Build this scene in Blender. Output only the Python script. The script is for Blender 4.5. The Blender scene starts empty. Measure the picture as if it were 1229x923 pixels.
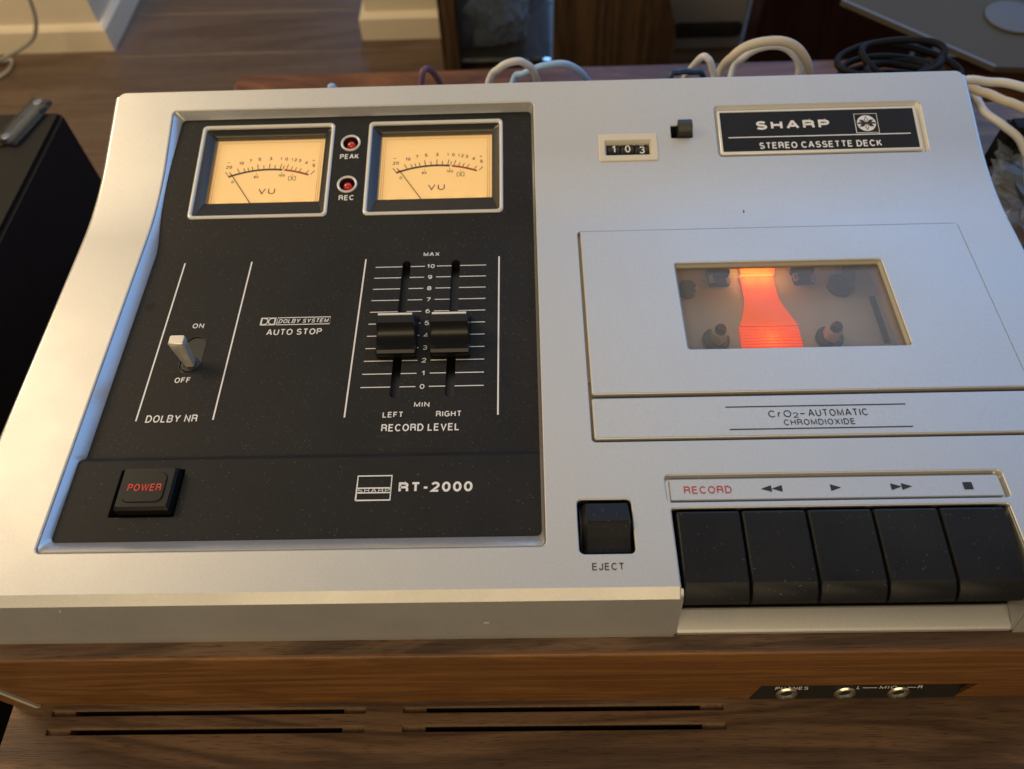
import bpy, bmesh, math, random, os
from mathutils import Vector, Matrix, noise
random.seed(7)
R = math.radians
scene = bpy.context.scene
COL = scene.collection

# ------------------------------------------------------------------ camera
cd = bpy.data.cameras.new('camera'); cam = bpy.data.objects.new('camera', cd); COL.objects.link(cam)
scene.camera = cam
_p, _y, _r = 0.97830013, 0.03761899, -0.05007575
_f = Vector((0, math.cos(_p), -math.sin(_p))); _u = Vector((0, math.sin(_p), math.cos(_p))); _x = Vector((1, 0, 0))
_rz = Matrix.Rotation(_y, 3, 'Z'); _f, _u, _x = _rz @ _f, _rz @ _u, _rz @ _x
_x, _u = _x*math.cos(_r) + _u*math.sin(_r), _u*math.cos(_r) - _x*math.sin(_r)
M = Matrix((_x, _u, -_f)).transposed().to_4x4(); M.translation = (0.173995, -0.102481, 0.252613)
cam.matrix_world = M
cd.sensor_width = 36; cd.sensor_fit = 'HORIZONTAL'; cd.lens = 928.2347/1229*36
cd.clip_start = 0.01; cd.clip_end = 50
cd.dof.use_dof = True; cd.dof.focus_distance = 0.305; cd.dof.aperture_fstop = 12.5

# ------------------------------------------------------------------ light
w = bpy.data.worlds.new('World'); scene.world = w; w.use_nodes = True
w.node_tree.nodes['Background'].inputs[0].default_value = (1.0, 0.88, 0.72, 1)
w.node_tree.nodes['Background'].inputs[1].default_value = 0.15
def area(name, loc, target, sx, sy, power, color):
    l = bpy.data.lights.new(name, 'AREA'); l.shape = 'RECTANGLE'; l.size = sx; l.size_y = sy
    l.energy = power; l.color = color
    o = bpy.data.objects.new(name, l); COL.objects.link(o); o.location = loc
    o.rotation_euler = (Vector(target) - Vector(loc)).to_track_quat('-Z', 'Y').to_euler()
    return o
area('window_daylight', (1.40, 1.45, 0.92), (0.15, 0.12, 0), 2.4, 1.6, 17, (0.13, 0.42, 1.0))
area('ceiling_lamp', (-0.95, 0.80, 1.75), (0.1, 0.1, 0), 1.6, 1.6, 1.5, (1.0, 0.78, 0.50))
area('overhead_fill', (0.30, 1.20, 1.80), (0.2, 0.1, 0), 2.2, 1.6, 8.0, (1.0, 0.94, 0.83))  # unseen neutral fill added for the faceplate to reflect
area('room_lamp', (0.0, -1.15, 0.80), (0.1, -0.02, 0), 1.9, 0.40, 9.5, (1.0, 0.76, 0.44))
area('background_fill', (-0.85, 0.55, 0.75), (-0.55, 1.30, -0.6), 0.6, 0.6, 14, (1.0, 0.78, 0.50))  # warm light added to brighten the back wall and floor
area('hall_blue_fill', (0.10, 2.70, 0.35), (-0.45, 1.40, -0.6), 0.8, 0.9, 12, (0.22, 0.50, 1.0))  # added blue light, tints the wall side and the doorway floor
scene.view_settings.view_transform = 'Standard'; scene.view_settings.look = 'None'
scene.view_settings.exposure = 0.0; scene.view_settings.gamma = 1.0
scene.render.engine = 'CYCLES'
scene.cycles.max_bounces = 8; scene.cycles.transparent_max_bounces = 12
scene.cycles.use_denoising = True
scene.cycles.sample_clamp_indirect = 6.0

# ------------------------------------------------------------------ materials
def mat(name):
    m = bpy.data.materials.new(name); m.use_nodes = True
    return m, m.node_tree.nodes, m.node_tree.links, m.node_tree.nodes['Principled BSDF']
def simple(name, col, rough=0.5, metal=0.0, spec=0.5, bump=0.0, bscale=400, emit=None, es=0.0, vary=0.0, vscale=60, coat=0.0):
    m, n, l, b = mat(name)
    b.inputs['Base Color'].default_value = (*col, 1); b.inputs['Roughness'].default_value = rough
    b.inputs['Metallic'].default_value = metal; b.inputs['Specular IOR Level'].default_value = spec
    b.inputs['Coat Weight'].default_value = coat
    tc = n.new('ShaderNodeTexCoord')
    if vary:
        t = n.new('ShaderNodeTexNoise'); t.inputs['Scale'].default_value = vscale; t.inputs['Detail'].default_value = 6
        l.new(tc.outputs['Object'], t.inputs['Vector'])
        mx = n.new('ShaderNodeMix'); mx.data_type = 'RGBA'
        mx.inputs[6].default_value = (*[c*(1-vary) for c in col], 1); mx.inputs[7].default_value = (*[min(1, c*(1+vary)) for c in col], 1)
        l.new(t.outputs['Fac'], mx.inputs[0]); l.new(mx.outputs[2], b.inputs['Base Color'])
        mr = n.new('ShaderNodeMapRange'); mr.inputs[3].default_value = max(0.02, rough-0.1); mr.inputs[4].default_value = min(1, rough+0.1)
        l.new(t.outputs['Fac'], mr.inputs[0]); l.new(mr.outputs[0], b.inputs['Roughness'])
    if bump:
        t2 = n.new('ShaderNodeTexNoise'); t2.inputs['Scale'].default_value = bscale; t2.inputs['Detail'].default_value = 4
        l.new(tc.outputs['Object'], t2.inputs['Vector'])
        bp = n.new('ShaderNodeBump'); bp.inputs['Strength'].default_value = bump; bp.inputs['Distance'].default_value = 0.0004
        l.new(t2.outputs['Fac'], bp.inputs['Height']); l.new(bp.outputs[0], b.inputs['Normal'])
    if emit:
        b.inputs['Emission Color'].default_value = (*emit, 1); b.inputs['Emission Strength'].default_value = es
    return m
def dusty(name, col, rough, dust=(0.26, 0.25, 0.23), amount=0.5, scale=900, smudge=None, haze=0.25, bump=0.12):
    """dark plastic or paint with specks of dust and a faint film"""
    m, n, l, b = mat(name)
    b.inputs['Roughness'].default_value = rough; b.inputs['Specular IOR Level'].default_value = 0.22
    tc = n.new('ShaderNodeTexCoord')
    v = n.new('ShaderNodeTexVoronoi'); v.inputs['Scale'].default_value = scale; l.new(tc.outputs['Object'], v.inputs['Vector'])
    sep = n.new('ShaderNodeSeparateColor'); l.new(v.outputs['Color'], sep.inputs[0])
    lt = n.new('ShaderNodeMath'); lt.operation = 'LESS_THAN'; l.new(v.outputs['Distance'], lt.inputs[0])
    sz = n.new('ShaderNodeMath'); sz.operation = 'MULTIPLY'; l.new(sep.outputs[1], sz.inputs[0]); sz.inputs[1].default_value = 0.34
    l.new(sz.outputs[0], lt.inputs[1])
    big = n.new('ShaderNodeTexNoise'); big.inputs['Scale'].default_value = 28; big.inputs['Detail'].default_value = 5; l.new(tc.outputs['Object'], big.inputs['Vector'])
    th = n.new('ShaderNodeMath'); th.operation = 'MULTIPLY'; l.new(big.outputs['Fac'], th.inputs[0]); th.inputs[1].default_value = amount
    pick = n.new('ShaderNodeMath'); pick.operation = 'LESS_THAN'; l.new(sep.outputs[0], pick.inputs[0]); l.new(th.outputs[0], pick.inputs[1])
    speck = n.new('ShaderNodeMath'); speck.operation = 'MULTIPLY'; l.new(lt.outputs[0], speck.inputs[0]); l.new(pick.outputs[0], speck.inputs[1])
    sc = n.new('ShaderNodeMath'); sc.operation = 'MULTIPLY'; l.new(speck.outputs[0], sc.inputs[0]); l.new(sep.outputs[2], sc.inputs[1])
    film = n.new('ShaderNodeMapRange'); film.inputs[1].default_value = 0.35; film.inputs[2].default_value = 0.75; film.inputs[3].default_value = 0; film.inputs[4].default_value = haze*0.12
    l.new(big.outputs['Fac'], film.inputs[0])
    ad = n.new('ShaderNodeMath'); ad.operation = 'ADD'; ad.use_clamp = True; l.new(sc.outputs[0], ad.inputs[0]); l.new(film.outputs[0], ad.inputs[1])
    mx = n.new('ShaderNodeMix'); mx.data_type = 'RGBA'; mx.inputs[6].default_value = (*col, 1); mx.inputs[7].default_value = (*dust, 1)
    l.new(ad.outputs[0], mx.inputs[0]); out = mx.outputs[2]
    if smudge:
        d = n.new('ShaderNodeVectorMath'); d.operation = 'DISTANCE'; l.new(tc.outputs['Object'], d.inputs[0]); d.inputs[1].default_value = smudge
        mr = n.new('ShaderNodeMapRange'); mr.inputs[1].default_value = 0.0016; mr.inputs[2].default_value = 0.0030; mr.inputs[3].default_value = 1; mr.inputs[4].default_value = 0
        l.new(d.outputs['Value'], mr.inputs[0])
        m2 = n.new('ShaderNodeMix'); m2.data_type = 'RGBA'; m2.inputs[7].default_value = (0.006, 0.006, 0.006, 1)
        l.new(mr.outputs[0], m2.inputs[0]); l.new(out, m2.inputs[6]); out = m2.outputs[2]
    l.new(out, b.inputs['Base Color'])
    fine = n.new('ShaderNodeTexNoise'); fine.inputs['Scale'].default_value = 2200; l.new(tc.outputs['Object'], fine.inputs['Vector'])
    bp = n.new('ShaderNodeBump'); bp.inputs['Strength'].default_value = bump; bp.inputs['Distance'].default_value = 0.0002
    l.new(fine.outputs['Fac'], bp.inputs['Height']); l.new(bp.outputs[0], b.inputs['Normal'])
    mr2 = n.new('ShaderNodeMapRange'); mr2.inputs[3].default_value = rough-0.08; mr2.inputs[4].default_value = rough+0.12
    l.new(big.outputs['Fac'], mr2.inputs[0]); l.new(mr2.outputs[0], b.inputs['Roughness'])
    return m
def silver(name, col=(0.60, 0.59, 0.565), rough=0.48, metal=0.72):
    m, n, l, b = mat(name)
    b.inputs['Metallic'].default_value = metal
    tc = n.new('ShaderNodeTexCoord')
    t = n.new('ShaderNodeTexNoise'); t.inputs['Scale'].default_value = 3000; t.inputs['Detail'].default_value = 2; l.new(tc.outputs['Object'], t.inputs['Vector'])
    g = n.new('ShaderNodeTexNoise'); g.inputs['Scale'].default_value = 22; g.inputs['Detail'].default_value = 8; g.inputs['Roughness'].default_value = 0.65; l.new(tc.outputs['Object'], g.inputs['Vector'])
    mx = n.new('ShaderNodeMix'); mx.data_type = 'RGBA'
    mx.inputs[6].default_value = (*[c*0.93 for c in col], 1); mx.inputs[7].default_value = (*[c*1.05 for c in col], 1)
    l.new(g.outputs['Fac'], mx.inputs[0])
    fg = n.new('ShaderNodeTexNoise'); fg.inputs['Scale'].default_value = 1100; fg.inputs['Detail'].default_value = 3; l.new(tc.outputs['Object'], fg.inputs['Vector'])
    gm = n.new('ShaderNodeMapRange'); gm.inputs[1].default_value = 0.3; gm.inputs[2].default_value = 0.7; gm.inputs[3].default_value = 0.955; gm.inputs[4].default_value = 1.03; l.new(fg.outputs['Fac'], gm.inputs[0])
    gv = n.new('ShaderNodeVectorMath'); gv.operation = 'SCALE'; l.new(mx.outputs[2], gv.inputs[0]); l.new(gm.outputs[0], gv.inputs['Scale'])
    # small stains and nicks
    v = n.new('ShaderNodeTexVoronoi'); v.inputs['Scale'].default_value = 75; l.new(tc.outputs['Object'], v.inputs['Vector'])
    sep = n.new('ShaderNodeSeparateColor'); l.new(v.outputs['Color'], sep.inputs[0])
    a = n.new('ShaderNodeMath'); a.operation = 'LESS_THAN'; a.inputs[1].default_value = 0.035; l.new(v.outputs['Distance'], a.inputs[0])
    c = n.new('ShaderNodeMath'); c.operation = 'LESS_THAN'; c.inputs[1].default_value = 0.10; l.new(sep.outputs[0], c.inputs[0])
    ml = n.new('ShaderNodeMath'); ml.operation = 'MULTIPLY'; l.new(a.outputs[0], ml.inputs[0]); l.new(c.outputs[0], ml.inputs[1])
    ml2 = n.new('ShaderNodeMath'); ml2.operation = 'MULTIPLY'; l.new(ml.outputs[0], ml2.inputs[0]); ml2.inputs[1].default_value = 0.45
    m2 = n.new('ShaderNodeMix'); m2.data_type = 'RGBA'; m2.inputs[7].default_value = (0.12, 0.11, 0.10, 1)
    l.new(ml2.outputs[0], m2.inputs[0]); l.new(gv.outputs[0], m2.inputs[6]); l.new(m2.outputs[2], b.inputs['Base Color'])
    mr = n.new('ShaderNodeMapRange'); mr.inputs[1].default_value = 0.3; mr.inputs[2].default_value = 0.7; mr.inputs[3].default_value = rough-0.045; mr.inputs[4].default_value = rough+0.045
    l.new(g.outputs['Fac'], mr.inputs[0]); l.new(mr.outputs[0], b.inputs['Roughness'])
    bp = n.new('ShaderNodeBump'); bp.inputs['Strength'].default_value = 0.06; bp.inputs['Distance'].default_value = 0.0002
    l.new(t.outputs['Fac'], bp.inputs['Height']); l.new(bp.outputs[0], b.inputs['Normal'])
    return m
def wood(name, dark, light, rough=0.45, along='X', scale=1.0, vein=0.5, bump=0.25, spec=0.4, coat=0.0):
    m, n, l, b = mat(name)
    b.inputs['Specular IOR Level'].default_value = spec; b.inputs['Coat Weight'].default_value = coat; b.inputs['Coat Roughness'].default_value = 0.3
    tc = n.new('ShaderNodeTexCoord')
    def mapped(sx, sy):
        mp = n.new('ShaderNodeMapping'); s = (sx, sy, sy) if along == 'X' else (sy, sy, sx) if along == 'Z' else (sy, sx, sy)
        mp.inputs['Scale'].default_value = tuple(k*scale for k in s); l.new(tc.outputs['Object'], mp.inputs['Vector']); return mp
    big = n.new('ShaderNodeTexNoise'); big.inputs['Scale'].default_value = 1; big.inputs['Detail'].default_value = 5; big.inputs['Distortion'].default_value = 1.6
    l.new(mapped(3.2, 24).outputs[0], big.inputs['Vector'])
    wv = n.new('ShaderNodeMath'); wv.operation = 'MULTIPLY'; wv.inputs[1].default_value = 34; l.new(big.outputs['Fac'], wv.inputs[0])
    sn = n.new('ShaderNodeMath'); sn.operation = 'SINE'; l.new(wv.outputs[0], sn.inputs[0])
    s2 = n.new('ShaderNodeMapRange'); s2.inputs[1].default_value = -1; s2.inputs[3].default_value = 0; s2.inputs[4].default_value = 1; l.new(sn.outputs[0], s2.inputs[0])
    fine = n.new('ShaderNodeTexNoise'); fine.inputs['Scale'].default_value = 1; fine.inputs['Detail'].default_value = 6; l.new(mapped(14, 420).outputs[0], fine.inputs['Vector'])
    pore = n.new('ShaderNodeTexNoise'); pore.inputs['Scale'].default_value = 1; pore.inputs['Detail'].default_value = 2; l.new(mapped(110, 2300).outputs[0], pore.inputs['Vector'])
    a1 = n.new('ShaderNodeMix'); a1.inputs[0].default_value = vein; l.new(fine.outputs['Fac'], a1.inputs[2]); l.new(s2.outputs[0], a1.inputs[3])
    a2 = n.new('ShaderNodeMix'); a2.inputs[0].default_value = 0.35; l.new(a1.outputs[0], a2.inputs[2]); l.new(big.outputs['Fac'], a2.inputs[3])
    cr = n.new('ShaderNodeValToRGB'); cr.color_ramp.elements[0].position = 0.25; cr.color_ramp.elements[0].color = (*dark, 1)
    cr.color_ramp.elements[1].position = 0.72; cr.color_ramp.elements[1].color = (*light, 1); l.new(a2.outputs[0], cr.inputs[0])
    pm = n.new('ShaderNodeMapRange'); pm.inputs[1].default_value = 0.56; pm.inputs[2].default_value = 0.68; pm.inputs[3].default_value = 0; pm.inputs[4].default_value = 0.6; l.new(pore.outputs['Fac'], pm.inputs[0])
    mx = n.new('ShaderNodeMix'); mx.data_type = 'RGBA'; mx.inputs[7].default_value = (*[c*0.45 for c in dark], 1); l.new(pm.outputs[0], mx.inputs[0]); l.new(cr.outputs[0], mx.inputs[6])
    l.new(mx.outputs[2], b.inputs['Base Color'])
    mr = n.new('ShaderNodeMapRange'); mr.inputs[3].default_value = rough-0.08; mr.inputs[4].default_value = rough+0.14; l.new(fine.outputs['Fac'], mr.inputs[0]); l.new(mr.outputs[0], b.inputs['Roughness'])
    bp = n.new('ShaderNodeBump'); bp.inputs['Strength'].default_value = bump; bp.inputs['Distance'].default_value = 0.0004; bp.invert = True
    l.new(pore.outputs['Fac'], bp.inputs['Height']); l.new(bp.outputs[0], b.inputs['Normal'])
    return m
def pane(name, tint, alpha, rough=0.03):
    """clear or smoked sheet: see-through with a fresnel reflection"""
    m = bpy.data.materials.new(name); m.use_nodes = True; n, l = m.node_tree.nodes, m.node_tree.links
    n.clear(); o = n.new('ShaderNodeOutputMaterial'); t = n.new('ShaderNodeBsdfTransparent'); t.inputs[0].default_value = (*tint, 1)
    d = n.new('ShaderNodeBsdfDiffuse'); d.inputs[0].default_value = (0.52, 0.52, 0.51, 1)
    g = n.new('ShaderNodeBsdfGlossy'); g.inputs['Roughness'].default_value = rough
    fr = n.new('ShaderNodeFresnel'); fr.inputs[0].default_value = 1.22
    m1 = n.new('ShaderNodeMixShader'); m1.inputs[0].default_value = alpha; l.new(t.outputs[0], m1.inputs[1]); l.new(d.outputs[0], m1.inputs[2])
    m2 = n.new('ShaderNodeMixShader'); l.new(fr.outputs[0], m2.inputs[0]); l.new(m1.outputs[0], m2.inputs[1]); l.new(g.outputs[0], m2.inputs[2])
    l.new(m2.outputs[0], o.inputs[0]); return m

MAT = dict(
    silver=silver('brushed_silver_paint'),
    silver_edge=silver('silver_paint_edge', (0.62, 0.615, 0.60), 0.24, 0.6),
    black=dusty('dusty_black_panel', (0.0125, 0.0120, 0.0115), 0.55, amount=0.26, scale=2300, smudge=(0.0093, 0.1151, -0.005)),
    black_key=dusty('dusty_black_plastic', (0.0085, 0.009, 0.0105), 0.40, amount=0.11, scale=2300, haze=0.35),
    black_gloss=simple('glossy_black_plastic', (0.007, 0.007, 0.008), 0.24, spec=0.28),
    black_satin=simple('satin_black_plastic', (0.014, 0.014, 0.014), 0.34, vary=0.3),
    cap_black=simple('black_cap', (0.010, 0.0095, 0.009), 0.38, spec=0.22),
    lever=simple('pale_satin_lever', (0.70, 0.66, 0.58), 0.30, metal=0.55),
    void=simple('unlit_black_inside', (0.004, 0.004, 0.004), 0.8),
    white=simple('white_print', (0.84, 0.83, 0.81), 0.55),
    white_plastic=simple('ivory_plastic', (0.72, 0.66, 0.54), 0.42, vary=0.06),
    frame_white=simple('pale_metal_frame', (0.74, 0.72, 0.66), 0.34, metal=0.25),
    print_black=simple('black_print', (0.022, 0.021, 0.025), 0.6),
    print_red=simple('red_print', (0.52, 0.035, 0.04), 0.55),
    power_red=simple('dark_red_lettering', (0.70, 0.04, 0.02), 0.5),
    bezel=simple('dark_meter_bezel', (0.030, 0.029, 0.028), 0.27),
    dial=simple('lit_cream_dial', (0.66, 0.50, 0.28), 0.6, emit=(1.0, 0.58, 0.19), es=0.66),
    dial_ink=simple('dial_ink', (0.030, 0.024, 0.018), 0.7),
    dial_line=simple('amber_refraction_line', (0.30, 0.17, 0.06), 0.5, emit=(1.0, 0.45, 0.12), es=0.22),
    dial_red=simple('dial_red_ink', (0.50, 0.05, 0.03), 0.7),
    clear=pane('clear_cover', (0.98, 0.97, 0.95), 0.015),
    smoked=pane('dusty_clear_window', (0.96, 0.95, 0.93), 0.13, 0.06),
    chrome=simple('worn_chrome', (0.66, 0.65, 0.62), 0.18, metal=1.0),
    steel=simple('satin_steel', (0.60, 0.58, 0.54), 0.26, metal=1.0, vary=0.08),
    brass=simple('chrome_jack', (0.66, 0.61, 0.50), 0.26, metal=1.0),
    red_lens=simple('red_lamp_lens', (0.16, 0.010, 0.012), 0.10, coat=1.0, emit=(1.0, 0.03, 0.02), es=0.28),
    lamp_well=simple('dark_lamp_well', (0.012, 0.011, 0.014), 0.2),
    well=simple('grey_well_floor', (0.56, 0.55, 0.52), 0.55, bump=0.1, vary=0.12, vscale=90),
    cream=simple('cream_well_wall', (0.62, 0.52, 0.36), 0.55, vary=0.06),
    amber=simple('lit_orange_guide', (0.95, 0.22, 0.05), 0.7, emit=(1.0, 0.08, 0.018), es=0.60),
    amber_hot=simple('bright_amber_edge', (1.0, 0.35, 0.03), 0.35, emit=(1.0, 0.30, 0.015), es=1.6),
    trim=simple('dull_cream_trim', (0.40, 0.36, 0.29), 0.5),
    hub=simple('grey_white_hub', (0.58, 0.54, 0.48), 0.5),
    walnut=wood('walnut_veneer', (0.058, 0.031, 0.017), (0.250, 0.150, 0.085), 0.42, 'X', 1.0, 0.42),
    walnut_lit_front=wood('walnut_lit_front_veneer', (0.120, 0.046, 0.010), (0.300, 0.130, 0.032), 0.38, 'X', 1.3, 0.35, coat=0.15),  # front copy of the walnut, warm lamp light mixed into its colour
    walnut_cut=simple('raw_slot_wood', (0.24, 0.150, 0.080), 0.8, bump=0.6, bscale=1500, vary=0.5, vscale=420),
    table_wood=wood('dark_table_wood', (0.060, 0.024, 0.012), (0.20, 0.080, 0.036), 0.35, 'X', 0.7, 0.5),
    cab_wood=wood('dark_cabinet_wood', (0.030, 0.016, 0.008), (0.110, 0.062, 0.028), 0.5, 'Z', 0.35, 0.45),
    floor_wood=wood('brown_floor_boards', (0.060, 0.036, 0.022), (0.140, 0.090, 0.058), 0.36, 'X', 0.30, 0.30, bump=0.1),
    wall=simple('cream_wall_paint', (0.70, 0.61, 0.46), 0.7, bump=0.15, bscale=160, vary=0.04, vscale=9),
    skirting=simple('cream_gloss_skirting', (0.74, 0.64, 0.47), 0.35, vary=0.04, vscale=12),
    speaker=simple('black_ash_veneer', (0.014, 0.013, 0.012), 0.6, spec=0.12, bump=0.4, bscale=500, vary=0.3, vscale=80),
    tape=pane('clear_plastic_strip', (0.30, 0.36, 0.48), 0.04, 0.2),
    tape_solid=simple('milky_plastic_knob', (0.10, 0.13, 0.19), 0.2),
    cable_white=simple('white_cable', (0.66, 0.66, 0.65), 0.45),
    cable_pale=simple('pale_blue_grey_cable', (0.34, 0.52, 0.78), 0.45),
    cable_cream=simple('cream_cable', (0.60, 0.53, 0.42), 0.45),
    cable_grey=simple('grey_cable', (0.30, 0.28, 0.24), 0.5),
    cable_purple=simple('purple_cable', (0.16, 0.07, 0.12), 0.5),
    cable_black=simple('black_rubber', (0.010, 0.010, 0.011), 0.6, spec=0.15),
    cable_navy=simple('dark_blue_cable', (0.02, 0.05, 0.12), 0.35),
    glass_dark=simple('dark_glass', (0.020, 0.023, 0.028), 0.10, coat=0.4),
    glass_grey=simple('smoked_table_glass', (0.085, 0.076, 0.060), 0.7, spec=0.15, vary=0.2, vscale=7),
    glass_edge=simple('pale_glass_edge', (0.14, 0.13, 0.11), 0.3),
    grey_board=simple('grey_painted_board', (0.22, 0.22, 0.235), 0.55, vary=0.08, vscale=8),
    red_wood=wood('red_brown_wood', (0.012, 0.004, 0.003), (0.034, 0.010, 0.006), 0.4, 'Z', 0.5, 0.4),
    leaf_reflections=simple('grey_reflections', (0.46, 0.49, 0.52), 0.8, vary=0.4, vscale=25),
    door_glass=pane('dark_door_glass', (0.80, 0.85, 0.90), 0.02, 0.05),
    disc=simple('grey_glint', (0.10, 0.093, 0.082), 0.5),
)
def _bag():
    m, n, l, b = mat('crumpled_clear_plastic')
    b.inputs['Base Color'].default_value = (0.30, 0.34, 0.40, 1); b.inputs['Roughness'].default_value = 0.07
    b.inputs['Alpha'].default_value = 0.30; b.inputs['Coat Weight'].default_value = 1.0
    return m
MAT['bag'] = _bag()

# ------------------------------------------------------------------ helpers
def tag(o, label=None, cat=None, group=None, kind=None):
    for k, v in (('label', label), ('category', cat), ('group', group), ('kind', kind)):
        if v: o[k] = v
    return o
def empty(name, loc, label=None, cat=None, group=None):
    o = bpy.data.objects.new(name, None); COL.objects.link(o); o.location = loc; o.empty_display_size = 0.02
    return tag(o, label, cat, group)
def world_of(o):
    m = Matrix.LocRotScale(o.location, o.rotation_euler, o.scale)
    return (world_of(o.parent) @ o.matrix_parent_inverse @ m) if o.parent else m
def adopt(o, parent):
    """parent keeping the world place"""
    if parent is not None:
        o.parent = parent; o.matrix_parent_inverse = world_of(parent).inverted()
    return o
def finish(name, bm, m, parent=None, sharp=30, local=False):
    me = bpy.data.meshes.new(name); bmesh.ops.recalc_face_normals(bm, faces=bm.faces[:]); bm.to_mesh(me); bm.free()
    me.shade_smooth()
    if sharp: me.set_sharp_from_angle(angle=R(sharp))
    me.materials.append(MAT[m])
    o = bpy.data.objects.new(name, me); COL.objects.link(o)
    if parent is not None:
        o.parent = parent
        if not local: o.matrix_parent_inverse = world_of(parent).inverted()
    return o
def box(bm, x0, x1, y0, y1, z0, z1, bev=0, seg=2):
    vs = [bm.verts.new((x, y, z)) for z in (z0, z1) for y in (y0, y1) for x in (x0, x1)]
    fs = [bm.faces.new([vs[i] for i in q]) for q in ((0, 2, 3, 1), (4, 5, 7, 6), (0, 1, 5, 4), (2, 6, 7, 3), (0, 4, 6, 2), (1, 3, 7, 5))]
    if bev:
        es = list({e for f in fs for e in f.edges})
        bmesh.ops.bevel(bm, geom=es, offset=bev, segments=seg, affect='EDGES', clamp_overlap=True)
def boxo(name, b, m, parent=None, bev=0, local=False, seg=2):
    bm = bmesh.new(); box(bm, *b, bev=bev, seg=seg); return finish(name, bm, m, parent, local=local)
def rr(x0, y0, x1, y1, r, n=6):
    """rounded rectangle, counter-clockwise"""
    out = []
    for cx, cy, a in ((x1-r, y0+r, -90), (x1-r, y1-r, 0), (x0+r, y1-r, 90), (x0+r, y0+r, 180)):
        for i in range(n+1):
            t = R(a + 90*i/n); out.append((cx + r*math.cos(t), cy + r*math.sin(t)))
    return out
def circ(cx, cy, r, n=28, ry=None):
    return [(cx + r*math.cos(2*math.pi*i/n), cy + (ry or r)*math.sin(2*math.pi*i/n)) for i in range(n)]
def loft(bm, rings, cap0=False, cap1=True, close=True):
    """rings: list of equal-length lists of 3D points"""
    vr = [[bm.verts.new(p) for p in ring] for ring in rings]
    n = len(rings[0])
    for a, b in zip(vr, vr[1:]):
        for i in range(n if close else n-1):
            j = (i+1) % n; bm.faces.new((a[i], a[j], b[j], b[i]))
    if cap0: bm.faces.new(vr[0][::-1])
    if cap1: bm.faces.new(vr[-1])
def rings2(*spec):
    """spec: (loop2d, z) pairs"""
    return [[(x, y, z) for x, y in lp] for lp, z in spec]
def prism_x(bm, prof, x0, x1, bev=0, seg=2):
    a = [bm.verts.new((x0, y, z)) for y, z in prof]; b = [bm.verts.new((x1, y, z)) for y, z in prof]
    n = len(prof); fs = [bm.faces.new((a[i], a[(i+1) % n], b[(i+1) % n], b[i])) for i in range(n)]
    fs += [bm.faces.new(a[::-1]), bm.faces.new(b)]
    if bev: bmesh.ops.bevel(bm, geom=list({e for f in fs for e in f.edges}), offset=bev, segments=seg, affect='EDGES', clamp_overlap=True)
def catmull(pts, k=10):
    P = [Vector(p) for p in pts]; P = [P[0]*2-P[1]] + P + [P[-1]*2-P[-2]]; out = []
    for i in range(1, len(P)-2):
        a, b, c, d = P[i-1:i+3]
        for s in range(k):
            t = s/k; out.append(0.5*((2*b) + (c-a)*t + (2*a-5*b+4*c-d)*t*t + (3*b-a-3*c+d)*t**3))
    return out + [P[-2]]
def tube(bm, pts, r, n=10, smooth=8):
    c = catmull(pts, smooth) if smooth else [Vector(p) for p in pts]; rings = []
    up = Vector((0.13, 0.21, 1)).normalized()
    for i, p in enumerate(c):
        t = (c[min(i+1, len(c)-1)] - c[max(i-1, 0)]).normalized()
        s = t.cross(up); s = s.normalized() if s.length > 1e-4 else Vector((1, 0, 0)); u = s.cross(t).normalized(); up = u
        rings.append([tuple(p + (s*math.cos(2*math.pi*k/n) + u*math.sin(2*math.pi*k/n))*r) for k in range(n)])
    loft(bm, rings, True, True)
def tubeo(name, pts, r, m, parent=None, n=10, local=False, smooth=8):
    bm = bmesh.new(); tube(bm, pts, r, n, smooth); return finish(name, bm, m, parent, 50, local)
def lathe(bm, prof, c=(0, 0, 0), n=28):
    """prof: (r, z) from bottom to top around a z axis at c"""
    loft(bm, [[(c[0]+r*math.cos(2*math.pi*i/n), c[1]+r*math.sin(2*math.pi*i/n), c[2]+z) for i in range(n)] for r, z in prof], True, True)
def plate(name, outline, holes, zfn, thick, bev, ycuts, m, parent, sharp=11):
    """sheet with rounded edges and real openings, bent along y by zfn"""
    cu = bpy.data.curves.new(name+'_c', 'CURVE'); cu.dimensions = '2D'; cu.fill_mode = 'BOTH'
    cu.extrude = thick/2 - bev; cu.bevel_depth = bev; cu.bevel_resolution = 2; cu.offset = -bev
    for lp in [outline] + holes:
        s = cu.splines.new('POLY'); s.points.add(len(lp)-1); s.use_cyclic_u = True
        for p, (x, y) in zip(s.points, lp): p.co = (x, y, 0, 1)
    t = bpy.data.objects.new(name+'_t', cu); COL.objects.link(t)
    bpy.context.view_layer.update()
    me = bpy.data.meshes.new_from_object(t.evaluated_get(bpy.context.evaluated_depsgraph_get()))
    bm = bmesh.new(); bm.from_mesh(me); bpy.data.objects.remove(t); bpy.data.meshes.remove(me); bpy.data.curves.remove(cu)
    bmesh.ops.remove_doubles(bm, verts=bm.verts[:], dist=1e-6)
    for y in ycuts:
        bmesh.ops.bisect_plane(bm, geom=bm.verts[:]+bm.edges[:]+bm.faces[:], plane_co=(0, y, 0), plane_no=(0, 1, 0), dist=1e-7)
    for v in bm.verts: v.co.z += zfn(v.co.y) - thick/2
    return finish(name, bm, m, parent, sharp)
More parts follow.
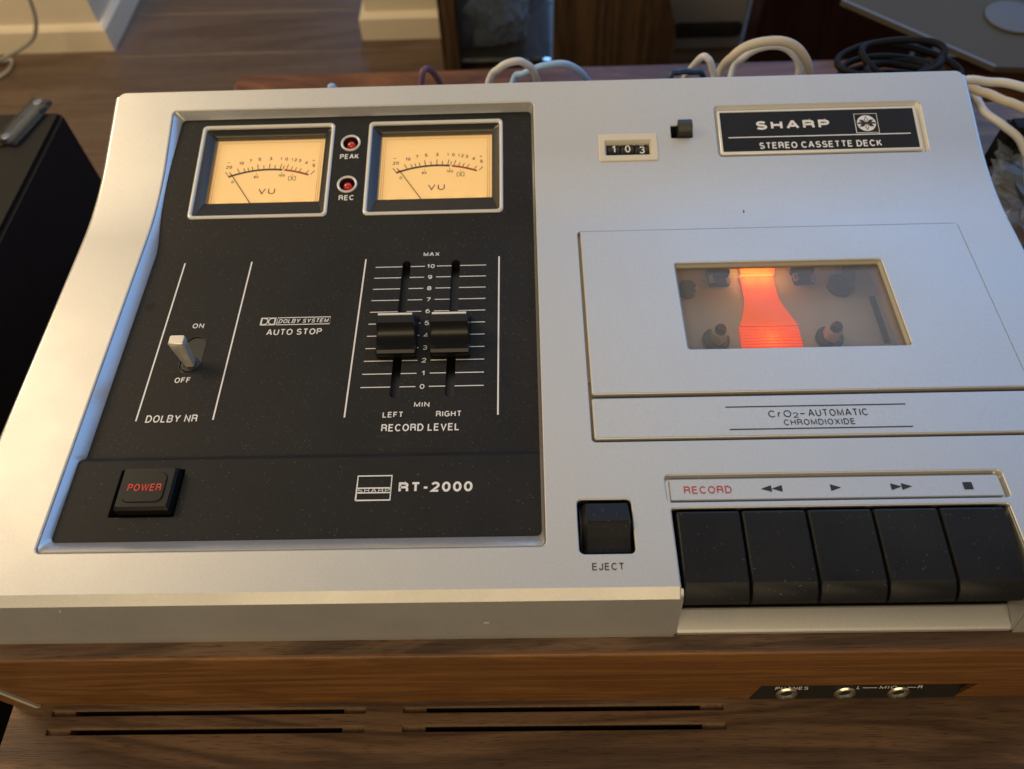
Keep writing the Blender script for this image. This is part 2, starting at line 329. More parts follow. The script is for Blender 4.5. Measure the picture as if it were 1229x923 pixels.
# stroke lettering: centre lines of each character on a cap height of 1, drawn with an even pen
def _arc(cx, cy, rx, ry, a0, a1, n=14): return [(cx + rx*math.cos(R(a0+(a1-a0)*i/n)), cy + ry*math.sin(R(a0+(a1-a0)*i/n))) for i in range(n+1)]
GLYPH = {
 'A': (.80, [[(0, 0), (.36, 1), (.44, 1), (.80, 0)], [(.13, .34), (.67, .34)]]),
 'B': (.70, [[(0, .53), (.40, .53)] + _arc(.40, .765, .25, .235, -90, 90) + [(0, 1), (0, 0), (.44, 0)] + _arc(.44, .265, .26, .265, -90, 90) + [(.40, .53)]]),
 'C': (.76, [_arc(.40, .5, .40, .5, 42, 318, 24)]),
 'D': (.74, [[(.30, 0), (0, 0), (0, 1), (.30, 1)] + _arc(.30, .5, .44, .5, 90, -90, 20)]),
 'E': (.62, [[(.62, 0), (0, 0), (0, 1), (.60, 1)], [(0, .53), (.55, .53)]]),
 'F': (.58, [[(0, 0), (0, 1), (.58, 1)], [(0, .53), (.50, .53)]]),
 'G': (.80, [_arc(.41, .5, .41, .5, 42, 300, 24) + [(.78, .16), (.80, .46), (.46, .46)]]),
 'H': (.70, [[(0, 0), (0, 1)], [(.70, 0), (.70, 1)], [(0, .52), (.70, .52)]]),
 'I': (.0, [[(0, 0), (0, 1)]]),
 'J': (.50, [[(.50, 1), (.50, .26)] + _arc(.25, .26, .25, .26, 0, -180)]),
 'K': (.68, [[(0, 0), (0, 1)], [(.62, 1), (0, .36)], [(.22, .58), (.68, 0)]]),
 'L': (.56, [[(0, 1), (0, 0), (.56, 0)]]),
 'M': (.84, [[(0, 0), (0, 1), (.42, .10), (.84, 1), (.84, 0)]]),
 'N': (.70, [[(0, 0), (0, 1), (.70, 0), (.70, 1)]]),
 'O': (.82, [_arc(.41, .5, .41, .5, 90, 450, 36)]),
 'P': (.66, [[(0, 0), (0, 1), (.40, 1)] + _arc(.40, .74, .26, .26, 90, -90) + [(0, .48)]]),
 'R': (.70, [[(0, 0), (0, 1), (.42, 1)] + _arc(.42, .755, .26, .245, 90, -90) + [(0, .51)], [(.42, .51)] + _arc(.46, .31, .22, .20, 80, 0, 5) + [(.70, 0)]]),
 'S': (.68, [_arc(.34, .745, .30, .255, 25, 262, 16) + _arc(.34, .255, .34, .255, 82, -155, 16)]),
 'T': (.66, [[(0, 1), (.66, 1)], [(.33, 1), (.33, 0)]]),
 'U': (.70, [[(0, 1), (0, .33)] + _arc(.35, .33, .35, .33, 180, 360) + [(.70, 1)]]),
 'V': (.76, [[(0, 1), (.38, 0), (.76, 1)]]),
 'W': (1.12, [[(0, 1), (.28, 0), (.56, 1), (.84, 0), (1.12, 1)]]),
 'X': (.72, [[(0, 0), (.72, 1)], [(0, 1), (.72, 0)]]),
 'Y': (.74, [[(0, 1), (.37, .44), (.74, 1)], [(.37, .44), (.37, 0)]]),
 'r': (.30, [[(0, 0), (0, .70)], [(0, .45)] + _arc(.30, .40, .30, .28, 170, 95, 6)]),
 '0': (.58, [_arc(.29, .5, .29, .5, 90, 450, 30)]),
 '1': (.24, [[(0, .76), (.24, 1), (.24, 0)]]),
 '2': (.58, [_arc(.29, .72, .28, .28, 165, -20, 12) + [(.48, .50), (0, 0), (.58, 0)]]),
 '3': (.58, [_arc(.29, .765, .25, .235, 160, -90, 14) + _arc(.29, .265, .29, .265, 90, -160, 14)]),
 '4': (.60, [[(.60, .25), (0, .25), (.44, 1), (.44, 0)]]),
 '5': (.58, [[(.52, 1), (.10, 1), (.04, .50)] + _arc(.28, .32, .30, .32, 130, -150, 14)]),
 '6': (.58, [_arc(.30, .33, .28, .33, 150, 510, 24), _arc(.38, .45, .37, .55, 70, 178, 10)]),
 '7': (.56, [[(0, 1), (.56, 1), (.20, 0)]]),
 '8': (.58, [_arc(.29, .765, .25, .235, 90, 450, 22), _arc(.29, .265, .29, .265, 90, 450, 22)]),
 '9': (.58, [_arc(.28, .67, .28, .33, -30, 330, 24), _arc(.20, .55, .37, .55, 2, -110, 10)]),
 '-': (.34, [[(0, .42), (.34, .42)]]),
 '+': (.60, [[(0, .5), (.60, .5)], [(.30, .2), (.30, .8)]]),
}
def pen(bm, P, wd, z):
    """flat stroke of even width with mitred corners"""
    P = [Vector(p) for p in P]; closed = (P[0]-P[-1]).length < 1e-9 and len(P) > 3
    if closed: P = P[:-1]
    n = len(P); A, B = [], []
    for i, p in enumerate(P):
        a = (p-P[i-1]).normalized() if (closed or i > 0) else None
        b = (P[(i+1) % n]-p).normalized() if (closed or i < n-1) else None
        a = a if a is not None else b; b = b if b is not None else a
        t = (a+b); t = t.normalized() if t.length > 1e-6 else a
        nn = Vector((-t.y, t.x)); c = max(0.42, nn.dot(Vector((-a.y, a.x)))); nn *= wd/2/c
        A.append(bm.verts.new((*(p+nn), z))); B.append(bm.verts.new((*(p-nn), z)))
    for i in range(n if closed else n-1):
        j = (i+1) % n; bm.faces.new((A[i], B[i], B[j], A[j]))
def text_mesh(s, wd, ht, bold=0.0, shear=0.0, spacing=1.0):
    pw = ht*(0.115 + bold*2.6)                        # pen width
    gap = 0.20*spacing + 0.10; x = 0.0; items = []
    for ch in s:
        if ch == ' ': x += 0.46; continue
        gw, st = GLYPH[ch]; items.append((x, st)); x += gw + gap + pw/ht*0.75
    x -= gap + pw/ht*0.75
    dash = s in '-'
    kx = ((wd-pw)/x if x > 0 else 1.0) if wd else ht; ky = ht-pw
    bm = bmesh.new(); q = 0
    for ox, st in items:
        for pl_ in st:
            pts = [((ox+px)*kx - x*kx/2 + shear*(py-0.5)*ht, (py-0.5)*ky if not dash else 0.0) for px, py in pl_]
            pen(bm, pts, ht if dash else pw, q*3e-6); q += 1
    for f in bm.faces:
        f.normal_update()
        if f.normal.z < 0: f.normal_flip()
    me = bpy.data.meshes.new('lettering'); bm.to_mesh(me); bm.free()
    return me
def lettering(s, x, y, wd, ht, zfn, m, parent, bold=0.0, shear=0.0, spacing=1.0, lift=0.00015, local=False):
    me = text_mesh(s, wd, ht, bold, shear, spacing); me.materials.clear(); me.materials.append(MAT[m])
    o = bpy.data.objects.new('lettering', me); COL.objects.link(o)
    if local:
        o.location = (x, y, zfn + lift); o.parent = parent
    else:
        z = zfn(y); sl = (zfn(y+0.001)-zfn(y-0.001))/0.002
        o.location = (x, y, z+lift); o.rotation_euler = (math.atan(sl), 0, 0); adopt(o, parent)
    return o
def flat(bm, pts, z=0.0):
    bm.faces.new([bm.verts.new((p[0], p[1], p[2] if len(p) > 2 else z)) for p in pts])
def stroke(bm, pts, wd, z=0.0):
    """flat printed line"""
    P = [Vector((p[0], p[1])) for p in pts]; L, Rr = [], []
    for i, p in enumerate(P):
        t = (P[min(i+1, len(P)-1)] - P[max(i-1, 0)]).normalized(); nn = Vector((-t.y, t.x))*wd/2
        L.append(p+nn); Rr.append(p-nn)
    for i in range(len(P)-1):
        flat(bm, [L[i], Rr[i], Rr[i+1], L[i+1]], z)
def inset(x0, y0, x1, y1, d): return (x0+d, y0+d, x1-d, y1-d)

# ------------------------------------------------------------------ profiles of the deck (height over y)
Z_FLOOR, Z_REC = -0.60, -0.095
T16 = math.tan(R(16)); T12 = math.tan(R(11))
def rim(Y):
    if Y < -0.0183: return -0.0025 + (Y+0.0183)*(0.0225/0.0059)
    if Y < -0.0148: return -0.0025*(-0.0148-Y)/0.0035
    if Y < 0.152: return 0.0
    if Y < 0.200: t = (Y-0.152)/0.048; return 0.048*T16*t*t/2
    return 0.024*T16 + (Y-0.200)*T16
def pan(Y):
    if Y < 0.0375: return -0.003
    if Y < 0.0405: t = (Y-0.0375)/0.003; t = t*t*(3-2*t); return -0.003 - 0.002*t
    if Y < 0.144: return -0.005
    if Y < 0.156: t = (Y-0.144)/0.012; return -0.005 + 0.012*T12*t*t/2
    return -0.005 + (Y-0.150)*T12
XL, XR, YB = -0.0290, 0.3902, 0.2368

# ------------------------------------------------------------------ the cassette deck
deck = empty('cassette_deck', (0.18, 0.10, Z_REC), 'silver and black stereo cassette deck with two lit meters and wooden base', 'cassette deck')

# wooden base
PX0, PX1, PY0, PY1 = -0.050, 0.412, -0.0306, 0.262
bm = bmesh.new()
JX0, JX1, JZ = 0.2645, 0.3500, -0.0725
# front board in pieces round the jack opening, edges slightly rounded
def front_prof(z0): return [(PY0+0.0016, z0), (PY0, z0), (PY0, -0.0258), (PY0+0.0003, -0.0253), (PY0+0.0008, -0.0250), (PY0+0.0016, -0.0250)]
for x0, x1, z0 in ((PX0, JX0, Z_REC), (JX0, JX1, JZ), (JX1, PX1, Z_REC)): prism_x(bm, front_prof(z0), x0, x1)
bmesh.ops.remove_doubles(bm, verts=bm.verts[:], dist=1e-6)
dead = [f for f in bm.faces if abs(f.normal.x) > 0.9 and abs(f.calc_center_median().x-JX0) < 1e-4 and f.calc_center_median().z > JZ]
base = finish('wooden_base', bm, 'walnut_lit_front', deck)
boxo('top_ledge', (PX0+0.0006, PX1-0.0006, PY0+0.00165, PY0+0.024, -0.040, -0.02505), 'walnut', base)
for x0, x1 in ((PX0, PX0+0.012), (PX1-0.012, PX1)):
    boxo('side_panel', (x0, x1, PY0+0.0102, PY1, Z_REC, -0.0254), 'walnut', base, 0.0005)
boxo('back_panel', (PX0+0.0121, PX1-0.0121, PY1-0.012, PY1-0.0004, Z_REC, -0.0256), 'walnut', base)
boxo('front_backing', (PX0+0.0121, JX0-0.0005, PY0+0.00165, PY0+0.0101, Z_REC+0.0003, -0.0401), 'walnut', base)
boxo('front_backing', (JX1+0.0005, PX1-0.0121, PY0+0.00165, PY0+0.0101, Z_REC+0.0003, -0.0401), 'walnut', base)
boxo('front_backing', (JX0-0.0004, JX1+0.0004, PY0+0.00165, PY0+0.0101, JZ+0.0001, -0.0401), 'walnut', base)
boxo('bottom_board', (PX0+0.0121, PX1-0.0121, PY0+0.0102, PY1-0.0121, Z_REC+0.0003, Z_REC+0.006), 'void', base)
bm = bmesh.new(); prism_x(bm, [(PY0-0.0010, -0.050), (PY0+0.001, -0.050), (PY0+0.001, Z_REC+0.0004), (PY0-0.0010, Z_REC+0.0004)], -0.0404, -0.0380)
finish('metal_strip', bm, 'frame_white', base)
# jack recess
jp = boxo('jack_recess', (JX0, JX1, PY0+0.0098, PY0+0.0120, Z_REC+0.0002, JZ-0.0002), 'void', deck)
bm = bmesh.new(); prism_x(bm, [(-0.0252, -0.0728), (-0.0232, -0.0728), (-0.0232, -0.0948), (-0.0307, -0.0948), (-0.0311, -0.0942)], JX0+0.0003, JX1-0.0003)
finish('jack_plate', bm, 'black_satin', jp)
sl = math.atan2(0.0059, 0.0214)
for x in (0.2790, 0.3030, 0.3250):
    bm = bmesh.new(); lathe(bm, [(0.0046, -0.001), (0.0046, 0.0008), (0.0040, 0.0014), (0.0032, 0.0015), (0.0030, 0.0006), (0.0022, -0.0004)], n=20)
    o = finish('jack_socket', bm, 'brass', None); o.location = (x, -0.02950, -0.0893); o.rotation_euler = (R(90)-sl, 0, 0); adopt(o, jp)
    bm = bmesh.new(); lathe(bm, [(0.0024, -0.0006), (0.0024, 0.0003), (0.0002, 0.0003)], n=16); h = finish('jack_hole', bm, 'void', None); h.location = o.location; h.rotation_euler = o.rotation_euler; adopt(h, jp)
def jtext(s, x, wd):
    me = text_mesh(s, wd, 0.0024, 0.01); me.materials.append(MAT['white']); o = bpy.data.objects.new('lettering', me); COL.objects.link(o)
    o.location = (x, -0.02878, -0.0857); o.rotation_euler = (R(90)-sl, 0, 0); adopt(o, jp)
jtext('PHONES', 0.2805, 0.0135); jtext('L', 0.3080, 0.0014); jtext('MIC', 0.3200, 0.0070); jtext('R', 0.3330, 0.0018)
bm = bmesh.new()
for a, b_ in ((0.3095, 0.3155), (0.3245, 0.3315)):
    P = [(a, -0.02878, -0.0857), (b_, -0.02878, -0.0857), (b_, -0.02889, -0.0861), (a, -0.02889, -0.0861)]
    flat(bm, P)
finish('printed_line', bm, 'white', jp, local=False)

# silver faceplate
KX0, KX1, KY = 0.2236, 0.3415, 0.0134
fo = [(XL+0.002, -0.0242), (KX0, -0.0242), (KX0, KY-0.001), (KX0+0.0003, KY-0.0003), (KX0+0.001, KY), (KX1-0.001, KY), (KX1-0.0003, KY-0.0003), (KX1, KY-0.001), (KX1, -0.0242), (XR-0.002, -0.0242)]
fo += [(XR-0.0006, -0.0238), (XR, -0.0225)] + [(XR-0.004+0.004*math.cos(R(a)), YB-0.004+0.004*math.sin(R(a))) for a in range(0, 91, 15)]
fo += [(XL+0.004+0.004*math.cos(R(a)), YB-0.004+0.004*math.sin(R(a))) for a in range(90, 181, 15)] + [(XL, -0.0225), (XL+0.0006, -0.0238)]
CX0, CX1, CY0, CY1 = 0.2100, 0.2382, 0.1913, 0.2062      # counter
BX0, BX1, BY0, BY1 = 0.2669, 0.3662, 0.1926, 0.2200      # badge recess
LX0, LX1, LY0, LY1 = 0.1975, 0.3672, 0.0409, 0.1499      # lid
SX0, SX1, SY0, SY1 = 0.2227, 0.3432, 0.0158, 0.0265      # key label strip recess
holes = [rr(0.0, 0.0, 0.179, 0.2255, 0.0022), rr(CX0+0.002, CY0+0.002, CX1-0.002, CY1-0.002, 0.001), rr(BX0, BY0, BX1, BY1, 0.002),
         rr(LX0, LY0, LX1, LY1, 0.0015), rr(SX0, SY0, SX1, SY1, 0.0016), rr(0.1905, -0.0030, 0.2097, 0.0173, 0.0018), rr(0.2452, 0.2035, 0.2552, 0.2100, 0.0004)]
cuts = [-0.0183, -0.0148] + [0.152 + 0.0024*i for i in range(21)]
face = plate('faceplate', fo, holes, rim, 0.0020, 0.0005, cuts, 'silver', deck)
# sides and back of the silver housing
def skirt(name, x0, x1):
    ys = [-0.0236, -0.021, -0.0183, -0.0165, -0.0148] + [0.152+0.0048*i for i in range(11)] + [0.2348]
    top = [(y, max(rim(y)-0.0015, -0.0246)) for y in ys]
    prof = top + [(0.2348, -0.0251), (-0.0236, -0.0251)]
    bm = bmesh.new(); a = [bm.verts.new((x0, y, z)) for y, z in prof]; b = [bm.verts.new((x1, y, z)) for y, z in prof]; n = len(prof)
    for i in range(n): bm.faces.new((a[i], a[(i+1) % n], b[(i+1) % n], b[i]))
    k = len(ys)
    for s, rev in ((a, True), (b, False)):
        low = [bm.verts.new((s[0].co.x, y, -0.0251)) for y in ys]
        for i in range(k-1):
            bm.faces.new((s[i], s[i+1], low[i+1], low[i]))
    bmesh.ops.remove_doubles(bm, verts=bm.verts[:], dist=1e-6)
    return finish(name, bm, 'silver', face)
skirt('side_wall', XL+0.0004, XL+0.0024); skirt('side_wall', XR-0.0024, XR-0.0004)
boxo('back_wall', (XL+0.003, XR-0.003, 0.2338, YB-0.0006, -0.0251, rim(0.2348)-0.0012), 'silver', face)
boxo('inner_floor', (XL+0.003, XR-0.003, -0.015, 0.2335, -0.0249, -0.0235), 'void', face)
for sgn, xe in ((-1, XL), (1, XR)):
    bm = bmesh.new(); ys = [-0.0236, -0.0222, -0.0205, -0.0190, -0.0183, -0.0175, -0.0165, -0.0155, -0.0148] + [0.152+0.0024*i for i in range(21)] + [0.2343]
    rgs = []
    for y in ys:
        z = rim(y)-0.0001; rgs.append([(xe-sgn*0.0006, y, z)] + [(xe + sgn*0.0022*math.sin(R(a)) - sgn*0.0004, y, max(z - 0.0022*(1-math.cos(R(a))), -0.0250)) for a in range(10, 91, 16)] + [(xe+sgn*0.0018, y, -0.0251)])
    loft(bm, rgs, True, True, False); finish('edge_roll', bm, 'silver_edge', face, 40)
# sloped surround of the black panel, silver
def follow(loop, fn, dz): return [(x, y, fn(y)+dz) for x, y in loop]
def dense(lp, step=0.004):
    out = []
    for i, p in enumerate(lp):
        q = lp[(i+1) % len(lp)]; d = math.hypot(q[0]-p[0], q[1]-p[1]); k = max(1, int(d/step))
        out += [(p[0]+(q[0]-p[0])*j/k, p[1]+(q[1]-p[1])*j/k) for j in range(k)]
    return out
base_lp = dense(rr(0.0, 0.0, 0.179, 0.2255, 0.0022), 0.002)
def shrink(lp, dl, df, dr, db):
    return [(dl + x*(0.179-dl-dr)/0.179, df + y*(0.2255-df-db)/0.2255) for x, y in lp]
l0 = base_lp; l1 = shrink(base_lp, 0.0006, 0.0007, 0.0003, 0.0003); l2 = shrink(base_lp, 0.0036, 0.0048, 0.0010, 0.0012); l3 = shrink(base_lp, 0.0040, 0.0052, 0.0013, 0.0015)
bm = bmesh.new()
def deep(lp, top):
    out = []
    for (x, y), (x_, y_) in zip(lp, top):
        if x < 0.02: x = x_ + (x-x_)*max(0.30, min(1.15, (rim(y)-pan(y))/0.0048))
        out.append((x, y))
    return out
l2 = deep(l2, l1); l3 = [(x+(0.0004 if x < 0.09 else -0.0003), y+(0.0004 if y < 0.11 else -0.0003)) for x, y in l2]
loft(bm, [follow(l0, rim, -0.0011), [(x, y, rim(y)-0.0003) for x, y in l1], [(x, y, pan(y)+0.0006) for x, y in l2], [(x, y, pan(y)-0.0006) for x, y in l3]], False, False)
finish('panel_surround', bm, 'silver_edge', face, 50)

# black control panel
CP = (0.0012, 0.0045, 0.1782, 0.2247)
VUL, VUR, VUY = 0.0478, 0.1308, 0.1929      # meter centres
ph = []
for cx in (VUL, VUR): ph.append(rr(cx-0.0322, VUY-0.0262, cx+0.0322, VUY+0.0262, 0.002))
for cy in (0.2076, 0.1834): ph.append(circ(0.0893, cy, 0.0040))
for cx in (0.1203, 0.1425): ph.append(rr(cx-0.0018, 0.0655, cx+0.0018, 0.1392, 0.00175, 8))
ph.append(rr(0.0205, 0.0146, 0.0446, 0.0339, 0.0006))
ph.append(rr(0.0339-0.0046, 0.0790, 0.0339+0.0046, 0.0985, 0.0045, 10))
panel = plate('control_panel', rr(*CP, 0.001), ph, pan, 0.0014, 0.0002, [0.0375+0.0005*i for i in range(7)] + [0.144+0.001*i for i in range(13)], 'black', deck)
boxo('panel_backing', (0.004, 0.178, 0.005, 0.140, -0.0180, -0.0170), 'void', panel)
W = lambda s, x, y, wd, ht, bold=0.012, shear=0.0, sp=1.0, m='white': lettering(s, x, y, wd, ht, pan, m, panel, bold, shear, sp)
W('PEAK', 0.0892, 0.1996, 0.0092, 0.0029, 0.022); W('REC', 0.0895, 0.1758, 0.0073, 0.0029, 0.022)
W('MAX', 0.1312, 0.1429, 0.0072, 0.0023, 0.02); W('MIN', 0.1317, 0.0620, 0.0061, 0.0023, 0.02)
W('LEFT', 0.1206, 0.0575, 0.0081, 0.0026, 0.02); W('RIGHT', 0.1426, 0.0575, 0.0100, 0.0026, 0.02)
W('RECORD LEVEL', 0.1318, 0.0515, 0.0305, 0.0033, 0.018)
W('ON', 0.0330, 0.1041, 0.0049, 0.0026, 0.02); W('OFF', 0.0328, 0.0759, 0.0065, 0.0027, 0.02); W('DOLBY NR', 0.0328, 0.0575, 0.0206, 0.0034, 0.014)
W('AUTO STOP', 0.0750, 0.0998, 0.0236, 0.0032, 0.014)
W('RT-2000', 0.1393, 0.0248, 0.0272, 0.0041, 0.040, 0.0, 0.9)
for i in range(11):
    y = 0.0706 + 0.0065*i
    W(str(i), 0.1313, y, 0.0034 if i == 10 else 0.0011 if i == 1 else 0.0019, 0.0023, 0.02)
def printed(name, strokes, z, m, parent):
    bm = bmesh.new()
    for pts, wd in strokes: stroke(bm, pts, wd, z)
    return finish(name, bm, m, parent, 0)
for x in (0.0187, 0.0494, 0.1015, 0.1619):
    printed('printed_line', [([(x, 0.0566), (x, 0.1407)], 0.00065)], -0.00486, 'white', panel)
for i in range(11):
    y = 0.0706 + 0.0065*i
    for a, b_ in ((0.1064, 0.1184), (0.1222, 0.1286), (0.1340, 0.1406), (0.1444, 0.1561)):
        printed('scale_line', [([(a, y), (b_, y)], 0.0004)], -0.00486, 'white', panel)
# noise-reduction mark: two facing D shapes and a boxed word
def d_outline(x0, x1, y0, y1, flip):
    c = [(x0, y0), (x0, y1)]; mx = (x0+x1)/2; ry = (y1-y0)/2
    arc = [(mx + (x1-mx)*math.sin(R(a)), (y0+y1)/2 + ry*math.cos(R(a))) for a in range(0, 181, 20)]
    pts = [(x0, y0), (x0, y1)] + arc + [(x0, y0)]
    return [(x0+x1-x, y) for x, y in pts] if flip else pts
dy0, dy1 = 0.1038, 0.1076
bm = bmesh.new()
stroke(bm, [(0.0597, dy0), (0.0661, dy0), (0.0661, dy1), (0.0597, dy1), (0.0597, dy0)], 0.00038, -0.00486)
stroke(bm, d_outline(0.0601, 0.0627, dy0+0.0003, dy1-0.0003, False), 0.0004, -0.00484); stroke(bm, d_outline(0.0631, 0.0657, dy0+0.0003, dy1-0.0003, True), 0.0004, -0.00484)
finish('noise_reduction_mark', bm, 'white', panel, 0)
printed('printed_box', [([(0.0668, dy0), (0.0896, dy0), (0.0896, dy1), (0.0668, dy1), (0.0668, dy0)], 0.0004)], -0.00486, 'white', panel)
W('DOLBY SYSTEM', 0.0782, 0.1057, 0.0214, 0.0022, 0.016, 0.15)
# maker's box logo
printed('printed_box', [([(0.1103, 0.0198), (0.1229, 0.0198), (0.1229, 0.0297), (0.1103, 0.0297), (0.1103, 0.0198)], 0.0006),
                        ([(0.1103, 0.0228), (0.1229, 0.0228)], 0.0005)], -0.00286, 'white', panel)
printed('printed_band', [([(0.1106, 0.0247), (0.1226, 0.0247)], 0.0005)], -0.00285, 'white', panel)
W('SHARP', 0.1166, 0.02375, 0.0118, 0.0017, 0.01)

# VU meters
def vu_meter(cx):
    m0 = bpy.data.objects.new('vu_meter', None)
    W2, H2 = 0.0331, 0.0277
    fl = rr(-W2, -H2, W2, H2, 0.0022); fi = rr(-W2+0.0018, -H2+0.0018, W2-0.0018, H2-0.0018, 0.0016)
    mid = rr(-W2+0.0009, -H2+0.0009, W2-0.0009, H2-0.0009, 0.0019)
    bm = bmesh.new()
    loft(bm, rings2((fl, -0.0003), (rr(-W2+.0001, -H2+.0001, W2-.0001, H2-.0001, .0022), 0.0004), (mid, 0.0008), (rr(-W2+.0017, -H2+.0017, W2-.0017, H2-.0017, .0016), 0.0004), (fi, -0.0006)), False, False)
    me_o = finish('vu_meter', bm, 'frame_white', None, 60)
    me_o.location = (cx, VUY, pan(VUY)); me_o.rotation_euler = (R(11), 0, 0); adopt(me_o, deck)
    # dark tapered bezel, the dial sits higher than centre
    DX0, DX1, DY0, DY1, DZ = -0.0275, 0.0275, -0.0163, 0.0238, -0.0042
    bm = bmesh.new(); a = rr(-W2+0.0018, -H2+0.0018, W2-0.0018, H2-0.0018, 0.0016, 3); a2 = rr(-W2+0.0026, -H2+0.0026, W2-0.0026, H2-0.0026, 0.0012, 3)
    b0 = rr(DX0-0.0008, DY0-0.0008, DX1+0.0008, DY1+0.0006, 0.0004, 3); b1 = rr(DX0, DY0, DX1, DY1, 0.0003, 3)
    loft(bm, rings2((a, -0.0007), (a2, -0.0011), (b0, DZ+0.0012), (b1, DZ+0.0006), (b1, DZ-0.0030)), False, False)
    finish('bezel', bm, 'bezel', me_o, 35, True)
    w_, h_ = DX1-DX0, DY1-DY0; zb = DZ-0.0024
    bm = bmesh.new(); flat(bm, [(DX0-.0004, DY0-.0004), (DX1+.0004, DY0-.0004), (DX1+.0004, DY1+.0004), (DX0-.0004, DY1+.0004)], zb)
    dial = finish('dial', bm, 'dial', me_o, 0, True)
    ix = lambda px: DX0 + (px-682)/363*w_
    iy = lambda py, px: DY0 + (348 - (px-682)*0.024 - py)/212*h_
    z1 = zb + 0.00012
    # arcs
    Cx, Ra = ix(866), 0.0525; top = iy(228, 866); Cy = top - Ra
    def arc(a0, a1, r, k=24): return [(Cx + r*math.sin(R(a0+(a1-a0)*i/k)), Cy + r*math.cos(R(a0+(a1-a0)*i/k))) for i in range(k+1)]
    bm = bmesh.new(); stroke(bm, arc(-22.5, 7.0, Ra), 0.0011, z1)
    finish('scale_arc', bm, 'dial_ink', me_o, 0, True)
    bm = bmesh.new(); stroke(bm, arc(8.0, 22.0, Ra), 0.0011, z1)
    finish('red_scale_arc', bm, 'dial_red', me_o, 0, True)
    px_, py_ = Cx, Cy + 0.0235
    bm = bmesh.new()
    for k, px in enumerate((736, 745, 770, 787, 799, 812, 829, 847, 865, 882, 900, 909, 920, 935, 948, 962, 985, 1000)):
        a = math.asin(max(-1, min(1, (ix(px)-Cx)/Ra))); p = Vector((Cx + Ra*math.sin(a), Cy + Ra*math.cos(a)))
        d = (p - Vector((px_, py_))).normalized(); ln = 0.0030 if k in (0, 2, 6, 8, 10, 12, 17) else 0.0021
        stroke(bm, [p + d*0.0006, p + d*(0.0006+ln)], 0.00038, z1)
    for px, py in ((825, 240), (908, 236), (943, 242)): stroke(bm, [(ix(px), iy(py, px)), (ix(px), iy(py+6, px))], 0.00025, z1)
    finish('scale_ticks', bm, 'dial_ink', me_o, 0, True)
    for s, px, py, wd, ht in (('20', 731, 221, .0030, .0019), ('10', 770, 208, .0024, .0019), ('7', 799, 200, .0013, .0019), ('5', 829, 195, .0014, .0019), ('3', 865, 193, .0014, .0019),
                              ('1', 900, 193, .0006, .0019), ('0', 918, 194, .0014, .0019), ('1', 936, 196, .0006, .0018), ('2', 948, 197, .0013, .0018), ('3', 962, 199, .0014, .0019), ('4', 985, 206, .0015, .0019),
                              ('5', 1010, 215, .0014, .0019), ('+', 1008, 199, .0016, .0016), ('-', 727, 206, .0014, .0003), ('0', 750, 268, .0013, .0016), ('80', 825, 252, .0024, .0015), ('100', 908, 247, .0032, .0015),
                              ('VU', 866, 297, .0082, .0034)):
        lettering(s, ix(px), iy(py, px), wd, ht, z1, 'dial_ink', me_o, 0.012 if s == 'VU' else 0.026, local=True, lift=0.00002)
    x, y = ix(943), iy(256, 943)
    bm = bmesh.new(); stroke(bm, d_outline(x-0.0017, x-0.0002, y-0.0012, y+0.0012, False), 0.0003, z1); stroke(bm, d_outline(x+0.0002, x+0.0017, y-0.0012, y+0.0012, True), 0.0003, z1)
    finish('noise_reduction_mark', bm, 'dial_ink', me_o, 0, True)
    lettering('MADE IN JAPAN', ix(866), DY0+0.0010, 0.0105, 0.0006, z1, 'dial_red', me_o, local=True)
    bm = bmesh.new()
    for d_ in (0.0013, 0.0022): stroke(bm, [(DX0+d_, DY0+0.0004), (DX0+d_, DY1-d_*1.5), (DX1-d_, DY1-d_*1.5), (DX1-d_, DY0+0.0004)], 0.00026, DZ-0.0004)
    finish('refraction_line', bm, 'dial_line', me_o, 0, True)  # painted lines imitating refraction in the clear frame, with a faint glow
    # needle at rest
    a, b_ = Vector((ix(822), DY0+0.0008, zb+0.0010)), Vector((ix(744), iy(247, 744), zb+0.0010))
    tubeo('needle', [a, (a+b_)/2, b_], 0.00024, 'dial_ink', me_o, 6, True, 2)
    boxo('clear_cover', (DX0-0.0003, DX1+0.0003, DY0-0.0003, DY1+0.0003, DZ+0.0000, DZ+0.0005), 'clear', me_o, 0, True)
    boxo('back_case', (-W2+0.003, W2-0.003, -H2+0.003, H2-0.001, zb-0.004, zb-0.0006), 'void', me_o, 0, True)
    # festoon lamps of the meter, tucked under the top edge of the dial
    for kx_, ky_, e_ in ((-0.40, -0.49, 0.00025), (-0.20, -0.49, 0.00025), (0.0, -0.49, 0.00025), (0.20, -0.49, 0.00025), (0.40, -0.49, 0.00025)):
        l = bpy.data.lights.new('meter_lamp', 'POINT'); l.energy = e_; l.color = (1, 0.66, 0.30); l.shadow_soft_size = 0.0016
        o = bpy.data.objects.new('meter_lamp', l); COL.objects.link(o); o.location = (kx_*w_, (DY0+DY1)/2 + ky_*h_, zb+0.0014); o.parent = me_o
    return me_o
for cx in (VUL, VUR): vu_meter(cx)

